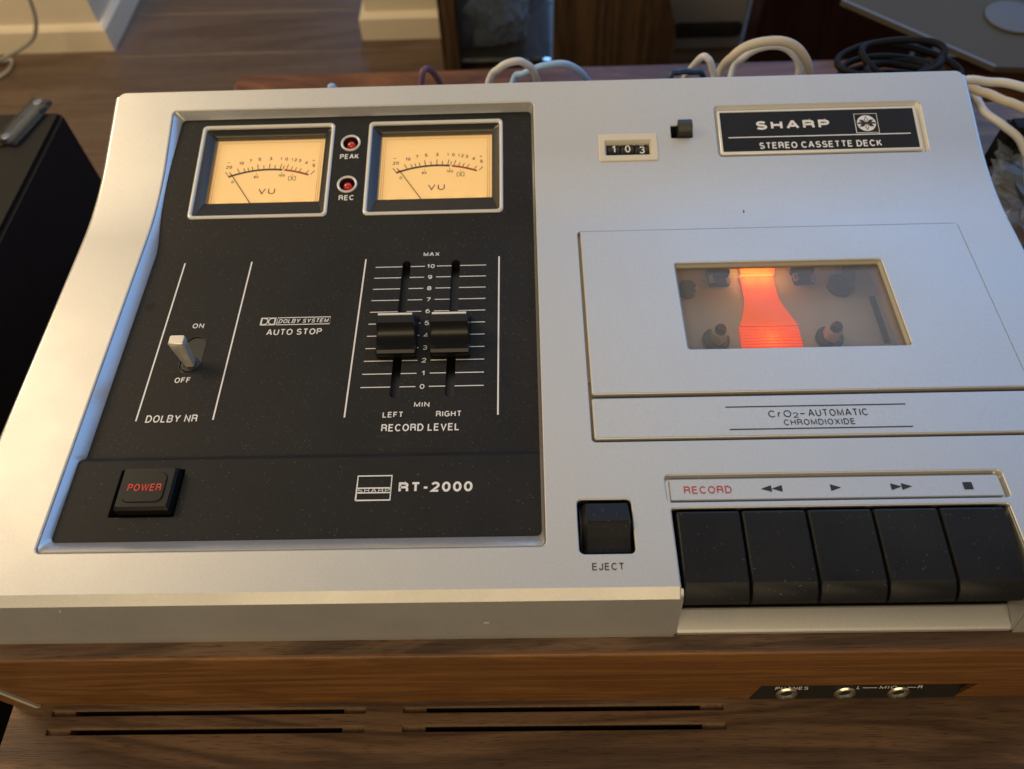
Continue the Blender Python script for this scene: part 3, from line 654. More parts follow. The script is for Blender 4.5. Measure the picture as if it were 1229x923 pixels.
# indicator lamps
for cy, nm in ((0.2076, 'peak'), (0.1834, 'rec')):
    bm = bmesh.new(); lathe_r = [(0.0049, -0.0003), (0.0049, 0.0004), (0.0046, 0.0007), (0.0041, 0.0007), (0.0037, 0.0002)]
    loft(bm, [[(r*math.cos(2*math.pi*i/32), r*math.sin(2*math.pi*i/32), z) for i in range(32)] for r, z in lathe_r], False, False)
    o = finish('indicator_lamp', bm, 'frame_white', None, 60); o.location = (0.0893, cy, pan(cy)); o.rotation_euler = (R(11), 0, 0); adopt(o, deck)
    bm = bmesh.new(); loft(bm, [[(r*math.cos(2*math.pi*i/28), r*math.sin(2*math.pi*i/28), z) for i in range(28)] for r, z in ((0.0037, 0.0003), (0.0034, -0.0012), (0.0030, -0.0030))], False, True)
    finish('lamp_well', bm, 'lamp_well', o, 60, True)
    bm = bmesh.new(); lathe(bm, [(0.0021, -0.0030), (0.0021, -0.0016), (0.0018, -0.0007), (0.0011, -0.0001), (0.0002, 0.0001)], n=20)
    finish('lens', bm, 'red_lens', o, 60, True)

# record level sliders
for cx in (0.1203, 0.1425):
    bm = bmesh.new(); loft(bm, rings2((rr(cx-0.00182, 0.0654, cx+0.00182, 0.1393, 0.0017, 6), -0.0056), (rr(cx-0.00182, 0.0654, cx+0.00182, 0.1393, 0.0017, 6), -0.0105)), False, True)
    slot = finish('slider_slot', bm, 'black_satin', deck)
    kx = cx - 0.0004
    prof = [(0.0848, -0.0046), (0.0848, -0.0012), (0.0858, -0.0002), (0.0880, -0.0006), (0.0906, 0.0004), (0.0932, 0.0028), (0.0944, 0.0052), (0.0950, 0.0062), (0.0990, 0.0068), (0.0998, 0.0058), (0.1010, 0.0010), (0.1035, -0.0020), (0.1060, -0.0030), (0.1060, -0.0046)]
    bm = bmesh.new()
    xs = [(-0.0082, 0.0010), (-0.0078, 0.0002), (-0.0070, 0.0), (0.0070, 0.0), (0.0078, 0.0002), (0.0082, 0.0010)]
    cyk, czk = 0.0955, -0.0046
    rings = []
    for dx, sh in xs:
        k = 1 - sh*28/0.8*0.8
        rings.append([(kx + dx*(1.0 if z < 0.001 else 0.94), cyk + (y-cyk)*(1-sh*25), czk + (z-czk)*(1-sh*35)) for y, z in prof])
    loft(bm, rings, True, True)
    kn = finish('slider_knob', bm, 'black_gloss', deck, 28)
    bm = bmesh.new(); prism_x(bm, [(0.0983, 0.00650), (0.0983, 0.00718), (0.0990, 0.00722), (0.0997, 0.0064), (0.0992, 0.0060)], kx-0.0070, kx+0.0070)
    finish('index_line', bm, 'white', kn)
    boxo('slider_stem', (cx-0.0012, cx+0.0012, 0.0935, 0.0975, -0.0100, -0.0040), 'black_satin', kn)

# toggle switch
tx = 0.0339
bm = bmesh.new(); lo = rr(tx-0.0046, 0.0790, tx+0.0046, 0.0985, 0.0045, 10); li = rr(tx-0.0043, 0.0793, tx+0.0043, 0.0982, 0.0042, 10)
loft(bm, rings2((lo, -0.0062), (lo, -0.0049), (li, -0.0049), (li, -0.0054)), False, True)
tg = finish('toggle_switch', bm, 'black_satin', deck)
bm = bmesh.new(); lathe(bm, [(0.0040, -0.0056), (0.0040, -0.0050), (0.0034, -0.0046), (0.0024, -0.0046), (0.0022, -0.0050)], (tx, 0.0838, 0), 28)
finish('bushing', bm, 'black_satin', tg)
bm = bmesh.new()
def lev(c, hx, hy): return [(c[0]+x*hx, c[1]+y*hy, c[2]) for x, y in ((-.8, -1), (.8, -1), (1, -.8), (1, .8), (.8, 1), (-.8, 1), (-1, .8), (-1, -.8))]
loft(bm, [lev((tx+0.0002, 0.0842, -0.0052), 0.0018, 0.0016), lev((tx, 0.0846, -0.0030), 0.0020, 0.0018), lev((tx-0.0008, 0.0860, 0.0055), 0.0029, 0.0022), lev((tx-0.0010, 0.0864, 0.0083), 0.0031, 0.0023), lev((tx-0.0010, 0.0865, 0.0087), 0.0028, 0.0020)], True, True)
finish('lever', bm, 'lever', tg, 40)

# power button
bm = bmesh.new(); hl = rr(0.0205, 0.0146, 0.0446, 0.0339, 0.0006, 2)
loft(bm, rings2((hl, -0.0032), (hl, -0.0090)), False, True); pw = finish('power_button', bm, 'void', deck)
bm = bmesh.new(); c0 = rr(0.0232, 0.0160, 0.0434, 0.0330, 0.0006, 3); c1 = rr(0.0236, 0.0166, 0.0430, 0.0327, 0.0006, 3); oc = rr(0.0256, 0.0185, 0.0408, 0.0307, 0.0028, 4); oc2 = rr(0.0259, 0.0188, 0.0405, 0.0304, 0.0026, 4)
def padto(a, n):
    return a
cap_r = [[(x, y, -0.0085) for x, y in rr(0.0228, 0.0156, 0.0438, 0.0333, 0.0006, 4)], [(x, y, -0.0004) for x, y in rr(0.0232, 0.0160, 0.0434, 0.0330, 0.0006, 4)], [(x, y, 0.0008) for x, y in rr(0.0240, 0.0170, 0.0427, 0.0324, 0.0008, 4)],
         [(x, y, 0.0008) for x, y in oc], [(x, y, 0.0013) for x, y in oc2]]
loft(bm, cap_r, False, True); cap = finish('cap', bm, 'cap_black', pw, 25)
lettering('POWER', 0.0334, 0.0243, 0.0124, 0.0029, lambda y: 0.0013, 'power_red', pw, 0.012)

# tape counter
sl_c = math.atan((rim(0.2060)-rim(0.1915))/0.0145); cyc = 0.19875
def tilted(name, bm, m, y, parent, dz=0.0, x=0.0, sharp=30, slope=None):
    o = finish(name, bm, m, None, sharp); o.location = (x, y, rim(y)+dz); o.rotation_euler = (sl_c if slope is None else slope, 0, 0); return adopt(o, parent)
ctx_ = 0.2241; hw, hh = 0.01415, 0.0077
bm = bmesh.new()
loft(bm, rings2((rr(-hw, -hh, hw, hh, 0.0006, 3), -0.0006), (rr(-hw+.0001, -hh+.0001, hw-.0001, hh-.0001, 0.0006, 3), 0.0004), (rr(-hw+.0004, -hh+.0004, hw-.0004, hh-.0004, 0.0006, 3), 0.0007), (rr(-0.0114, -0.0046, 0.0114, 0.0040, 0.0004, 3), 0.0007), (rr(-0.0104, -0.0034, 0.0104, 0.0031, 0.0004, 3), -0.0012), (rr(-0.0104, -0.0034, 0.0104, 0.0031, 0.0004, 3), -0.0030)), False, False)
ctr = tilted('tape_counter', bm, 'white_plastic', cyc, deck, 0.0, ctx_)
for k, (dg, rot) in enumerate((('1', 0), ('0', 0), ('3', 8))):
    bm = bmesh.new(); xa = -0.0102 + 0.0068*k; r = 0.0058; n = 32
    loft(bm, [[(x, rr_*math.cos(2*math.pi*i/n), -0.0072 + rr_*math.sin(2*math.pi*i/n)) for i in range(n)] for x, rr_ in ((xa+.0001, r-.0004), (xa+.0005, r), (xa+.0062, r), (xa+.0066, r-.0004))], True, True)
    finish('digit_wheel', bm, 'black_satin', ctr, 40, True)
    o = lettering(dg, xa+0.0033, 0.0002 - (0.0008 if rot else 0), 0.0016 if dg == '1' else 0.0026, 0.0040, -0.00135, 'white', ctr, 0.012, local=True)
    if rot: lettering('-', xa+0.0033, 0.0024, 0.0024, 0.0004, -0.0016, 'white', ctr, local=True)
# counter reset button
bm = bmesh.new(); hl = rr(0.2452, 0.2035, 0.2552, 0.2100, 0.0004, 2)
loft(bm, [[(x, y, rim(y)-0.0004) for x, y in hl], [(x, y, rim(y)-0.008) for x, y in hl]], False, True)
rb = finish('counter_reset', bm, 'void', deck)
bm = bmesh.new(); prism_x(bm, [(0.2039, 0.002), (0.2039, 0.0112), (0.2056, 0.0134), (0.2076, 0.0140), (0.2096, 0.0138), (0.2096, 0.002)], 0.2480, 0.2548, 0.0003)
finish('button', bm, 'black_satin', rb)

# brand badge
sb = math.atan((rim(0.218)-rim(0.194))/0.024)
bcx, bcy = (BX0+BX1)/2, (BY0+BY1)/2
bm = bmesh.new(); lp = dense(rr(BX0, BY0, BX1, BY1, 0.002), 0.003); lp2 = [(bcx+(x-bcx)*0.982, bcy+(y-bcy)*0.955) for x, y in lp]
loft(bm, [[(x, y, rim(y)-0.0003) for x, y in lp], [(x, y, rim(y)-0.0022) for x, y in lp2]], False, True)
badge = finish('brand_badge', bm, 'frame_white', deck, 30)
bp_o = None
bm = bmesh.new(); bw, bh = 0.0478, 0.0124
loft(bm, rings2((rr(-bw, -bh, bw, bh, 0.0006, 3), -0.0016), (rr(-bw, -bh, bw, bh, 0.0006, 3), -0.0008), (rr(-bw+.0003, -bh+.0003, bw-.0003, bh-.0003, 0.0006, 3), -0.0005), (rr(-bw+.0012, -bh+.0012, bw-.0012, bh-.0012, 0.0004, 3), -0.0005), (rr(-bw+.0013, -bh+.0013, bw-.0013, bh-.0013, 0.0004, 3), -0.0008)), False, False)
tilted('badge_border', bm, 'frame_white', 0.2062, badge, 0.0, 0.3160, 30, sb)
bm = bmesh.new(); flat(bm, [(-bw+.001, -bh+.001), (bw-.001, -bh+.001), (bw-.001, bh-.001), (-bw+.001, bh-.001)], -0.00075)
tilted('badge_field', bm, 'black', 0.2062, badge, 0.0, 0.3160, 0, sb)
def btext(s, x, y, wd, ht, bold, sp=1.0, m='white', lift=0.0):
    me = text_mesh(s, wd, ht, bold, 0, sp); me.materials.append(MAT[m]); o = bpy.data.objects.new('lettering', me); COL.objects.link(o)
    zc = rim(0.2062) + (y-0.2062)*math.tan(sb) - 0.00058 + lift; o.location = (x, y, zc); o.rotation_euler = (sb, 0, 0); adopt(o, badge); return o
btext('SHARP', 0.3039, 0.2095, 0.0353, 0.0049, 0.050)
btext('STEREO CASSETTE DECK', 0.3158, 0.1985, 0.0581, 0.0036, 0.026, 1.0)
bm = bmesh.new(); lx, ly = 0.3160, 0.2062
stroke(bm, [(0.2725-lx, 0.2030-ly), (0.3593-lx, 0.2030-ly)], 0.00055, -0.0006)
tilted('printed_line', bm, 'white', 0.2062, badge, 0, lx, 0, sb)
bm = bmesh.new(); qx, qy, q = 0.3393-lx, 0.2093-ly, 0.0054
stroke(bm, [(qx-q, qy-q), (qx+q, qy-q), (qx+q, qy+q), (qx-q, qy+q), (qx-q, qy-q)], 0.00035, -0.0006)
tilted('emblem_box', bm, 'white', 0.2062, badge, 0, lx, 0, sb)
bm = bmesh.new(); flat(bm, circ(qx, qy, 0.0045, 32), -0.00062)
tilted('emblem_disc', bm, 'white', 0.2062, badge, 0, lx, 0, sb)
bm = bmesh.new()
for a in (30, 90, 150, 210, 270, 330):
    t = Vector((math.cos(R(a)), math.sin(R(a)))); nn = Vector((-t.y, t.x))
    c = Vector((qx, qy)); flat(bm, [c, c+t*0.0022+nn*0.0009, c+t*0.0041, c+t*0.0022-nn*0.0009], -0.00056)
tilted('emblem_star', bm, 'print_black', 0.2062, badge, 0, lx, 0, sb)
bm = bmesh.new()
for a in (90, 270):
    t = Vector((math.cos(R(a)), math.sin(R(a)))); nn = Vector((-t.y, t.x)); c = Vector((qx, qy))
    flat(bm, [c+t*0.0006, c+t*0.0022+nn*0.0005, c+t*0.0035, c+t*0.0022-nn*0.0005], -0.00052)
tilted('emblem_star', bm, 'white', 0.2062, badge, 0, lx, 0, sb)
bm = bmesh.new(); flat(bm, [(qx-0.0042, qy-0.0005), (qx+0.0042, qy-0.0005), (qx+0.0042, qy+0.0005), (qx-0.0042, qy+0.0005)], -0.00050)
tilted('emblem_band', bm, 'print_black', 0.2062, badge, 0, lx, 0, sb)

# cassette lid: main plate with window and front flap
WX0, WX1, WY0, WY1 = 0.2386, 0.3277, 0.0826, 0.1291
bm = bmesh.new(); lp = rr(LX0, LY0, LX1, LY1, 0.0015, 3)
loft(bm, rings2((lp, -0.0012), (lp, -0.0060)), False, False)
lidwell = finish('lid_opening', bm, 'silver_edge', deck)
lid = plate('cassette_lid', rr(LX0+0.0011, 0.0616, LX1-0.0003, LY1-0.00025, 0.0008), [rr(WX0, WY0, WX1, WY1, 0.0012)], lambda y: 0.0007, 0.0026, 0.0006, [], 'silver', deck)
plate('front_flap', rr(LX0+0.0009, LY0+0.0009, LX1-0.0003, 0.0600, 0.0008), [], lambda y: 0.0005, 0.0026, 0.0006, [], 'silver', lid)
boxo('lid_seal', (LX0+0.0002, LX0+0.0050, 0.0692, LY1-0.0003, -0.0040, -0.0024), 'cream', lid)
boxo('lid_seal', (LX0+0.0002, LX1-0.0002, LY0+0.0002, 0.0690, -0.0046, -0.0030), 'cream', lid)
bm = bmesh.new()
loft(bm, rings2((rr(WX0-.0003, WY0-.0003, WX1+.0003, WY1+.0003, 0.0012), -0.0001), (rr(WX0+.0008, WY0+.0008, WX1-.0008, WY1-.0008, 0.0010), -0.0014), (rr(WX0+.0008, WY0+.0008, WX1-.0008, WY1-.0008, 0.0010), -0.0030)), False, False)
finish('window_trim', bm, 'trim', lid)
boxo('window_pane', (WX0+.0002, WX1-.0002, WY0+.0002, WY1-.0002, -0.0030, -0.0020), 'smoked', lid)
F = lambda s, x, y, wd, ht, m='print_black', bold=0.0, sp=1.0, par=None, z=0.0005: lettering(s, x, y, wd, ht, lambda yy: z, m, par or lid, bold, 0, sp)
F('CrO', 0.2690, 0.0514, 0.0086, 0.0030, sp=1.1); F('2', 0.2749, 0.0507, 0.0021, 0.0022); F('-', 0.2775, 0.0513, 0.0017, 0.0004); F('AUTOMATIC', 0.2909, 0.0516, 0.0224, 0.0030, sp=1.1)
F('CHROMDIOXIDE', 0.2831, 0.0476, 0.0265, 0.0025, sp=1.1)
printed('printed_line', [([(0.2491, 0.0548), (0.3171, 0.0548)], 0.0004)], 0.00065, 'print_black', lid)
printed('printed_line', [([(0.2491, 0.0449), (0.3171, 0.0449)], 0.0004)], 0.00065, 'print_black', lid)

# cassette well seen through the window
ZW = -0.0160
bm = bmesh.new(); box(bm, 0.2225, 0.3480, 0.0720, 0.1470, ZW-0.0015, ZW)
well = finish('cassette_well', bm, 'well', deck)
boxo('well_wall', (0.2210, 0.2225, 0.0705, 0.1485, ZW, -0.0045), 'cream', well)
bm = bmesh.new(); v = [(0.3322, 0.0720, ZW), (0.3480, 0.0720, ZW), (0.3480, 0.1470, ZW), (0.3296, 0.1470, ZW), (0.3345, 0.0720, -0.0050), (0.3480, 0.0720, -0.0050), (0.3480, 0.1470, -0.0050), (0.3330, 0.1470, -0.0050)]
vs = [bm.verts.new(p) for p in v]
for q_ in ((0, 3, 2, 1), (4, 5, 6, 7), (0, 1, 5, 4), (1, 2, 6, 5), (2, 3, 7, 6), (3, 0, 4, 7)): bm.faces.new([vs[i] for i in q_])
finish('well_wall', bm, 'cream', well)
boxo('well_wall', (0.2225, 0.3480, 0.1470, 0.1485, ZW, -0.0045), 'void', well)
boxo('well_wall', (0.2225, 0.3480, 0.0705, 0.0720, ZW, -0.0045), 'cream', well)
boxo('guide_slot', (0.3262, 0.3290, 0.0958, 0.1218, ZW, ZW+0.0006), 'void', well, 0.0002)
for x in (0.2556, 0.3040):
    bm = bmesh.new(); lathe(bm, [(0.0058, 0), (0.0058, 0.0018), (0.0052, 0.0022)], (x-0.0006, 0.0985, ZW), 28); sp = finish('spindle', bm, 'black_satin', well)
    bm = bmesh.new(); lathe(bm, [(0.0034, 0.0021), (0.0034, 0.0070), (0.0030, 0.0076)], (x, 0.0985, ZW), 24)
    for k in range(3):
        a = R(30+120*k); tube(bm, [(x+0.0034*math.cos(a), 0.0985+0.0034*math.sin(a), ZW+0.002), (x+0.0034*math.cos(a), 0.0985+0.0034*math.sin(a), ZW+0.0068)], 0.0006, 6, 0)
    finish('hub', bm, 'hub', sp); 
    bm = bmesh.new(); lathe(bm, [(0.0024, 0.0074), (0.0024, 0.0092), (0.0018, 0.0102), (0.0006, 0.0106)], (x, 0.0985, ZW), 20); finish('spindle_tip', bm, 'black_satin', sp)
# lit orange plastic piece: tall back, hot edge, spreading slope, ribbed foot
def sheet(name, rows, m, th=0.0006):
    bm = bmesh.new(); rings = []
    for (xa, xb, y, z) in rows: rings.append([(xa, y, z), (xb, y, z), (xb, y-0.0001, z-th), (xa, y-0.0001, z-th)])
    loft(bm, rings, True, True); return finish(name, bm, m, well, 40)
sheet('lit_strip', [(0.2721, 0.2885, 0.1445, ZW+0.0015), (0.2716, 0.2872, 0.1352, ZW+0.0012)], 'amber')
sheet('lit_edge', [(0.2711, 0.2862, 0.1351, ZW+0.0012), (0.2711, 0.2862, 0.1343, ZW+0.0016)], 'amber_hot')
sheet('lit_strip', [(0.2711, 0.2862, 0.1342, ZW+0.0012), (0.2711, 0.2861, 0.1290, ZW+0.0009), (0.2711, 0.2863, 0.1215, ZW+0.0007), (0.2700, 0.2878, 0.1160, ZW+0.0007), (0.2684, 0.2898, 0.1110, ZW+0.0007), (0.2668, 0.2914, 0.1068, ZW+0.0007)], 'amber')
sheet('lit_edge', [(0.2667, 0.2915, 0.1067, ZW+0.0010), (0.2667, 0.2915, 0.1062, ZW+0.0012)], 'amber')
for i in range(8):
    y = 0.1056 - i*0.0016
    sheet('lit_rib', [(0.2660-0.0001*i, 0.2915, y, ZW+0.0006), (0.2660-0.0001*i, 0.2915, y-0.0013, ZW+0.0012)], 'amber')
for k, (x, y, e) in enumerate(((0.2735, 0.1372, 0.0020), (0.2786, 0.1370, 0.0020), (0.2838, 0.1372, 0.0020), (0.2750, 0.1318, 0.0016), (0.2825, 0.1318, 0.0016), (0.2790, 0.0990, 0.0016))):
    l = bpy.data.lights.new('cassette_lamp', 'POINT'); l.energy = e; l.color = (1, 0.42, 0.09); l.shadow_soft_size = 0.002
    o = bpy.data.objects.new('cassette_lamp', l); COL.objects.link(o); o.location = (x, y, ZW+0.0045); adopt(o, well)
# guides, pinch roller, lever at the back of the well
for x in (0.2612, 0.2992):
    bm = bmesh.new(); box(bm, x-0.0052, x+0.0052, 0.1345, 0.1375, ZW, ZW+0.0040, 0.0006); box(bm, x-0.0046, x+0.0046, 0.1290, 0.1345, ZW, ZW+0.0022, 0.0005)
    gd = finish('tape_guide', bm, 'black_gloss', well)
    boxo('guide_tab', (x-0.0026, x+0.0032, 0.1380, 0.1425, ZW, ZW+0.0036), 'cream', gd, 0.0005)
    boxo('guide_clip', (x-0.0050, x-0.0030, 0.1296, 0.1335, ZW+0.0022, ZW+0.0040), 'chrome', gd, 0.0003); boxo('guide_clip', (x+0.0028, x+0.0046, 0.1290, 0.1320, ZW+0.0022, ZW+0.0036), 'chrome', gd, 0.0003)
bm = bmesh.new(); lathe(bm, [(0.0040, 0), (0.0040, 0.0040), (0.0034, 0.0046)], (0.2462, 0.1265, ZW), 24); finish('pinch_roller', bm, 'black_satin', well)
bm = bmesh.new(); lathe(bm, [(0.0058, 0), (0.0058, 0.0026), (0.0050, 0.0032)], (0.3150, 0.1275, ZW), 24); lv = finish('brake_lever', bm, 'black_satin', well)
bm = bmesh.new(); loft(bm, [[(0.3160, 0.1300, z), (0.3205, 0.1280, z), (0.3250, 0.1440, z), (0.3205, 0.1450, z)] for z in (ZW+.0002, ZW+0.0040)], True, True); finish('lever_arm', bm, 'black_satin', lv)
boxo('guide_tab', (0.3090, 0.3150, 0.1370, 0.1425, ZW, ZW+0.0030), 'hub', lv, 0.0005)

# eject button
bm = bmesh.new(); hl = rr(0.1905, -0.0030, 0.2097, 0.0173, 0.0018, 4)
loft(bm, rings2((hl, -0.0006), (hl, -0.0130)), False, True); ej = finish('eject_button', bm, 'void', deck)
bm = bmesh.new()
prof = [(-0.0018, -0.012), (-0.0018, -0.0022), (0.0005, -0.0018), (0.0040, -0.0006), (0.0072, 0.0018), (0.0082, 0.0022), (0.0120, 0.0014), (0.0160, -0.0004), (0.0164, -0.012)]
rg = []
for x, s in ((0.1912, 0), (0.1918, 0.0), (0.1936, 1), (0.2084, 1), (0.2091, 0.3), (0.2093, 0)):
    rg.append([(x, y, z if z < -0.01 else z - (1-s)*0.0028*(1 if z > -0.002 else 0.3)) for y, z in prof])
loft(bm, rg, True, True); finish('cap', bm, 'black_key', ej, 22)
F('EJECT', 0.1999, -0.0076, 0.0108, 0.0025, par=face, z=0.0, bold=0.008, sp=1.08)

# transport key bay
bay = boxo('key_bay', (KX0+0.0002, KX1-0.0002, -0.0150, KY+0.0010, -0.0232, -0.0215), 'void', deck)
boxo('bay_wall', (KX0-0.0012, KX0+0.0002, -0.0160, KY, -0.0230, -0.0012), 'silver_edge', bay)
boxo('bay_wall', (KX1-0.0002, KX1+0.0012, -0.0160, KY, -0.0230, -0.0012), 'silver_edge', bay)
boxo('bay_wall', (KX0, KX1, KY+0.0002, KY+0.0014, -0.0230, -0.0012), 'void', bay)
for x0, x1 in ((KX0-0.0012, KX0+0.0010), (KX1-0.0010, KX1+0.0012)):
    bm = bmesh.new(); prism_x(bm, [(-0.0150, -0.0008), (-0.0172, -0.0022), (-0.0184, -0.0050), (-0.0236, -0.0246), (-0.0150, -0.0246)], x0, x1, 0.0003)
    finish('bay_end', bm, 'silver', bay)
bm = bmesh.new(); prism_x(bm, [(-0.0152, -0.0246), (-0.0152, -0.0208), (-0.0160, -0.0204), (-0.0222, -0.0222), (-0.0234, -0.0230), (-0.0238, -0.0246)], KX0+0.0010, KX1-0.0010, 0.0002)
finish('front_lip', bm, 'silver', bay)
x0k, pitch, kw = 0.2251, 0.02287, 0.02195
for i in range(5):
    x0 = x0k + pitch*i; x1 = x0 + kw
    prof = [(0.0118, -0.0200), (0.0118, 0.0004), (0.0110, 0.0009), (0.0020, 0.0002), (-0.0080, -0.0008), (-0.0132, -0.0014), (-0.0162, -0.0034), (-0.0182, -0.0062), (-0.0184, -0.0082), (-0.0176, -0.0086), (-0.0150, -0.0086), (-0.0120, -0.0200)]
    bm = bmesh.new(); rg = []
    for dx, s in ((0, 1), (0.00015, 0.45), (0.0006, 0)):
        rg.append([(x0+dx, y, z - s*0.0006*(z > -0.007)) for y, z in prof])
    for dx, s in ((0.0006, 0), (0.00015, 0.45), (0, 1)):
        rg.append([(x1-dx, y, z - s*0.0006*(z > -0.007)) for y, z in prof])
    loft(bm, rg, True, True); k = finish('transport_key', bm, 'black_key', deck, 26)
# key label strip
bm = bmesh.new(); lp = rr(SX0, SY0, SX1, SY1, 0.0016, 4); lp2 = rr(SX0+.0005, SY0+.0004, SX1-.0005, SY1-.0005, 0.0014, 4)
loft(bm, rings2((lp, -0.0005), (lp2, -0.0022)), False, True); strip = finish('key_label_strip', bm, 'silver_edge', deck)
bm = bmesh.new(); box(bm, SX0+0.0016, SX1-0.0016, 0.0169, 0.0251, -0.0021, -0.0008, 0.0002); finish('label_bar', bm, 'silver', strip)
S = lambda s, x, y, wd, ht, m, bold=0.0: lettering(s, x, y, wd, ht, lambda yy: -0.0008, m, strip, bold)
S('RECORD', 0.2377, 0.0208, 0.0170, 0.0029, 'print_red', 0.006)
def mark(tris):
    bm = bmesh.new()
    for t in tris: flat(bm, t, -0.00064)
    finish('key_symbol', bm, 'print_black', strip, 0)
def tri(x, d, wd=0.0037, h=0.0026): return [(x-d*wd/2, 0.0209-h/2), (x+d*wd/2, 0.0209), (x-d*wd/2, 0.0209+h/2)]
mark([tri(0.2586, -1), tri(0.2624, -1)]); mark([tri(0.2833, 1)]); mark([tri(0.3047, 1), tri(0.3085, 1)])
mark([[(0.3284, 0.0194), (0.3316, 0.0194), (0.3316, 0.0222), (0.3284, 0.0222)]])
# small nicks on the silver
bm = bmesh.new(); flat(bm, [(0.2737, 0.1596), (0.2742, 0.1594), (0.2744, 0.1610), (0.2739, 0.1613)], 0.0003); finish('paint_chip', bm, 'print_black', face, 0)
def nick(x, y, wd, h, sgn=1):
    bm = bmesh.new(); z = rim(y); sl_ = (rim(y+.0004)-rim(y-.0004))/.0008
    flat(bm, [(x-wd, y-h, z+0.0002-h*sl_), (x+wd, y-h*.6, z+0.0002-h*.6*sl_), (x+wd*.7, y+h, z+0.0002+h*sl_), (x-wd*.6, y+h*.8, z+0.0002+h*.8*sl_)])
    finish('paint_chip', bm, 'frame_white', face, 0)
nick(0.1580, -0.0216, 0.0012, 0.00016); nick(0.0130, -0.0190, 0.0004, 0.00022)

# ------------------------------------------------------------------ wooden receiver under the deck
RX0, RX1, RY0, RY1 = -0.0505, 0.60, -0.085, 0.362
rec = empty('wooden_receiver', (0.27, 0.16, -0.235), 'walnut cased receiver with long vent slots in its top, under the cassette deck', 'receiver')
slots = []
for y0, y1 in ((-0.0349, -0.0326), (-0.0424, -0.0400)):
    for x0, x1 in ((-0.0325, 0.1025), (0.1185, 0.2535)):
        slots.append((x0, x1, y0, y1))
top = plate('case_top', rr(RX0, RY0, RX1, RY1, 0.004, 4), [rr(x0, y0, x1, y1, 0.0004, 2) for x0, x1, y0, y1 in slots], lambda y: Z_REC-0.0002, 0.010, 0.0004, [], 'walnut', rec)
for x0, x1, y0, y1 in slots:
    bm = bmesh.new()
    for xa, xb in ((x0, x0+0.0095), (x1-0.0095, x1)): box(bm, xa, xb, y0, y1, -0.104, Z_REC-0.0016)
    box(bm, x0, x1, y1-0.0003, y1+0.0002, -0.104, Z_REC-0.0006)
    finish('vent_slot', bm, 'walnut_cut', top)
for b in ((RX0+0.0005, RX0+0.014, RY0+0.0005, RY1-0.0005), (RX1-0.014, RX1-0.0005, RY0+0.0005, RY1-0.0005), (RX0+0.0145, RX1-0.0145, RY0+0.0005, RY0+0.010), (RX0+0.0145, RX1-0.0145, RY1-0.010, RY1-0.0005)):
    boxo('case_side', (*b, -0.235, Z_REC-0.0103), 'walnut', rec)
boxo('case_bottom', (RX0+0.0146, RX1-0.0146, RY0+0.011, RY1-0.011, -0.1500, -0.1490), 'void', rec)
st = empty('media_stand', (0.27, 0.16, Z_FLOOR), 'low dark wooden stand carrying the receiver', 'stand')
boxo('stand_top', (-0.130, 0.86, -0.06, 0.630, -0.262, -0.2352), 'table_wood', st, 0.006, seg=3)
boxo('stand_body', (-0.10, 0.83, -0.03, 0.59, Z_FLOOR, -0.2621), 'table_wood', st, 0.002)

# ------------------------------------------------------------------ room: floor boards, walls with skirting
fl = boxo('floor', (-2.4, 2.4, -1.2, 3.2, Z_FLOOR-0.06, Z_FLOOR-0.012), 'floor_wood', None); tag(fl, 'floor of dark brown boards', 'floor', kind='structure')
pm = None
row = 0; yy = -0.30
while yy < 2.3:
    off = -2.9 + (row*0.37) % 0.8
    for k in range(2):
        if pm is None:
            bm = bmesh.new(); box(bm, 0, 2.998, 0, 0.1385, -0.012, 0, 0.0012, 1)
            pk = finish('floor_board', bm, 'floor_wood', None); pm = pk.data
        else:
            pk = bpy.data.objects.new('floor_board', pm); COL.objects.link(pk)
        pk.location = (off + 3.0*k, yy, Z_FLOOR + random.uniform(-0.0004, 0.0004)); adopt(pk, fl)
    yy += 0.140; row += 1
def wall(name, x0, x1, y0, y1, label):
    o = boxo(name, (x0, x1, y0, y1, Z_FLOOR, 1.9), 'wall', None); tag(o, label, 'wall', kind='structure')
    t, h = 0.012, 0.050
    lp = lambda d: [(x0-d, y0-d), (x1+d, y0-d), (x1+d, y1+d), (x0-d, y1+d)]
    bm = bmesh.new(); loft(bm, rings2((lp(t), Z_FLOOR+0.0004), (lp(t), Z_FLOOR+h-0.008), (lp(t*0.6), Z_FLOOR+h-0.001), (lp(t*0.15), Z_FLOOR+h)), True, True)
    finish('skirting_board', bm, 'skirting', o)
    return o
wall('wall_left', -1.9, -0.618, 1.270, 1.62, 'cream wall end with skirting board and blue lit side')
wall('wall_right', -0.118, 0.03, 1.282, 1.50, 'narrow cream wall with skirting board beside the dark cabinet')

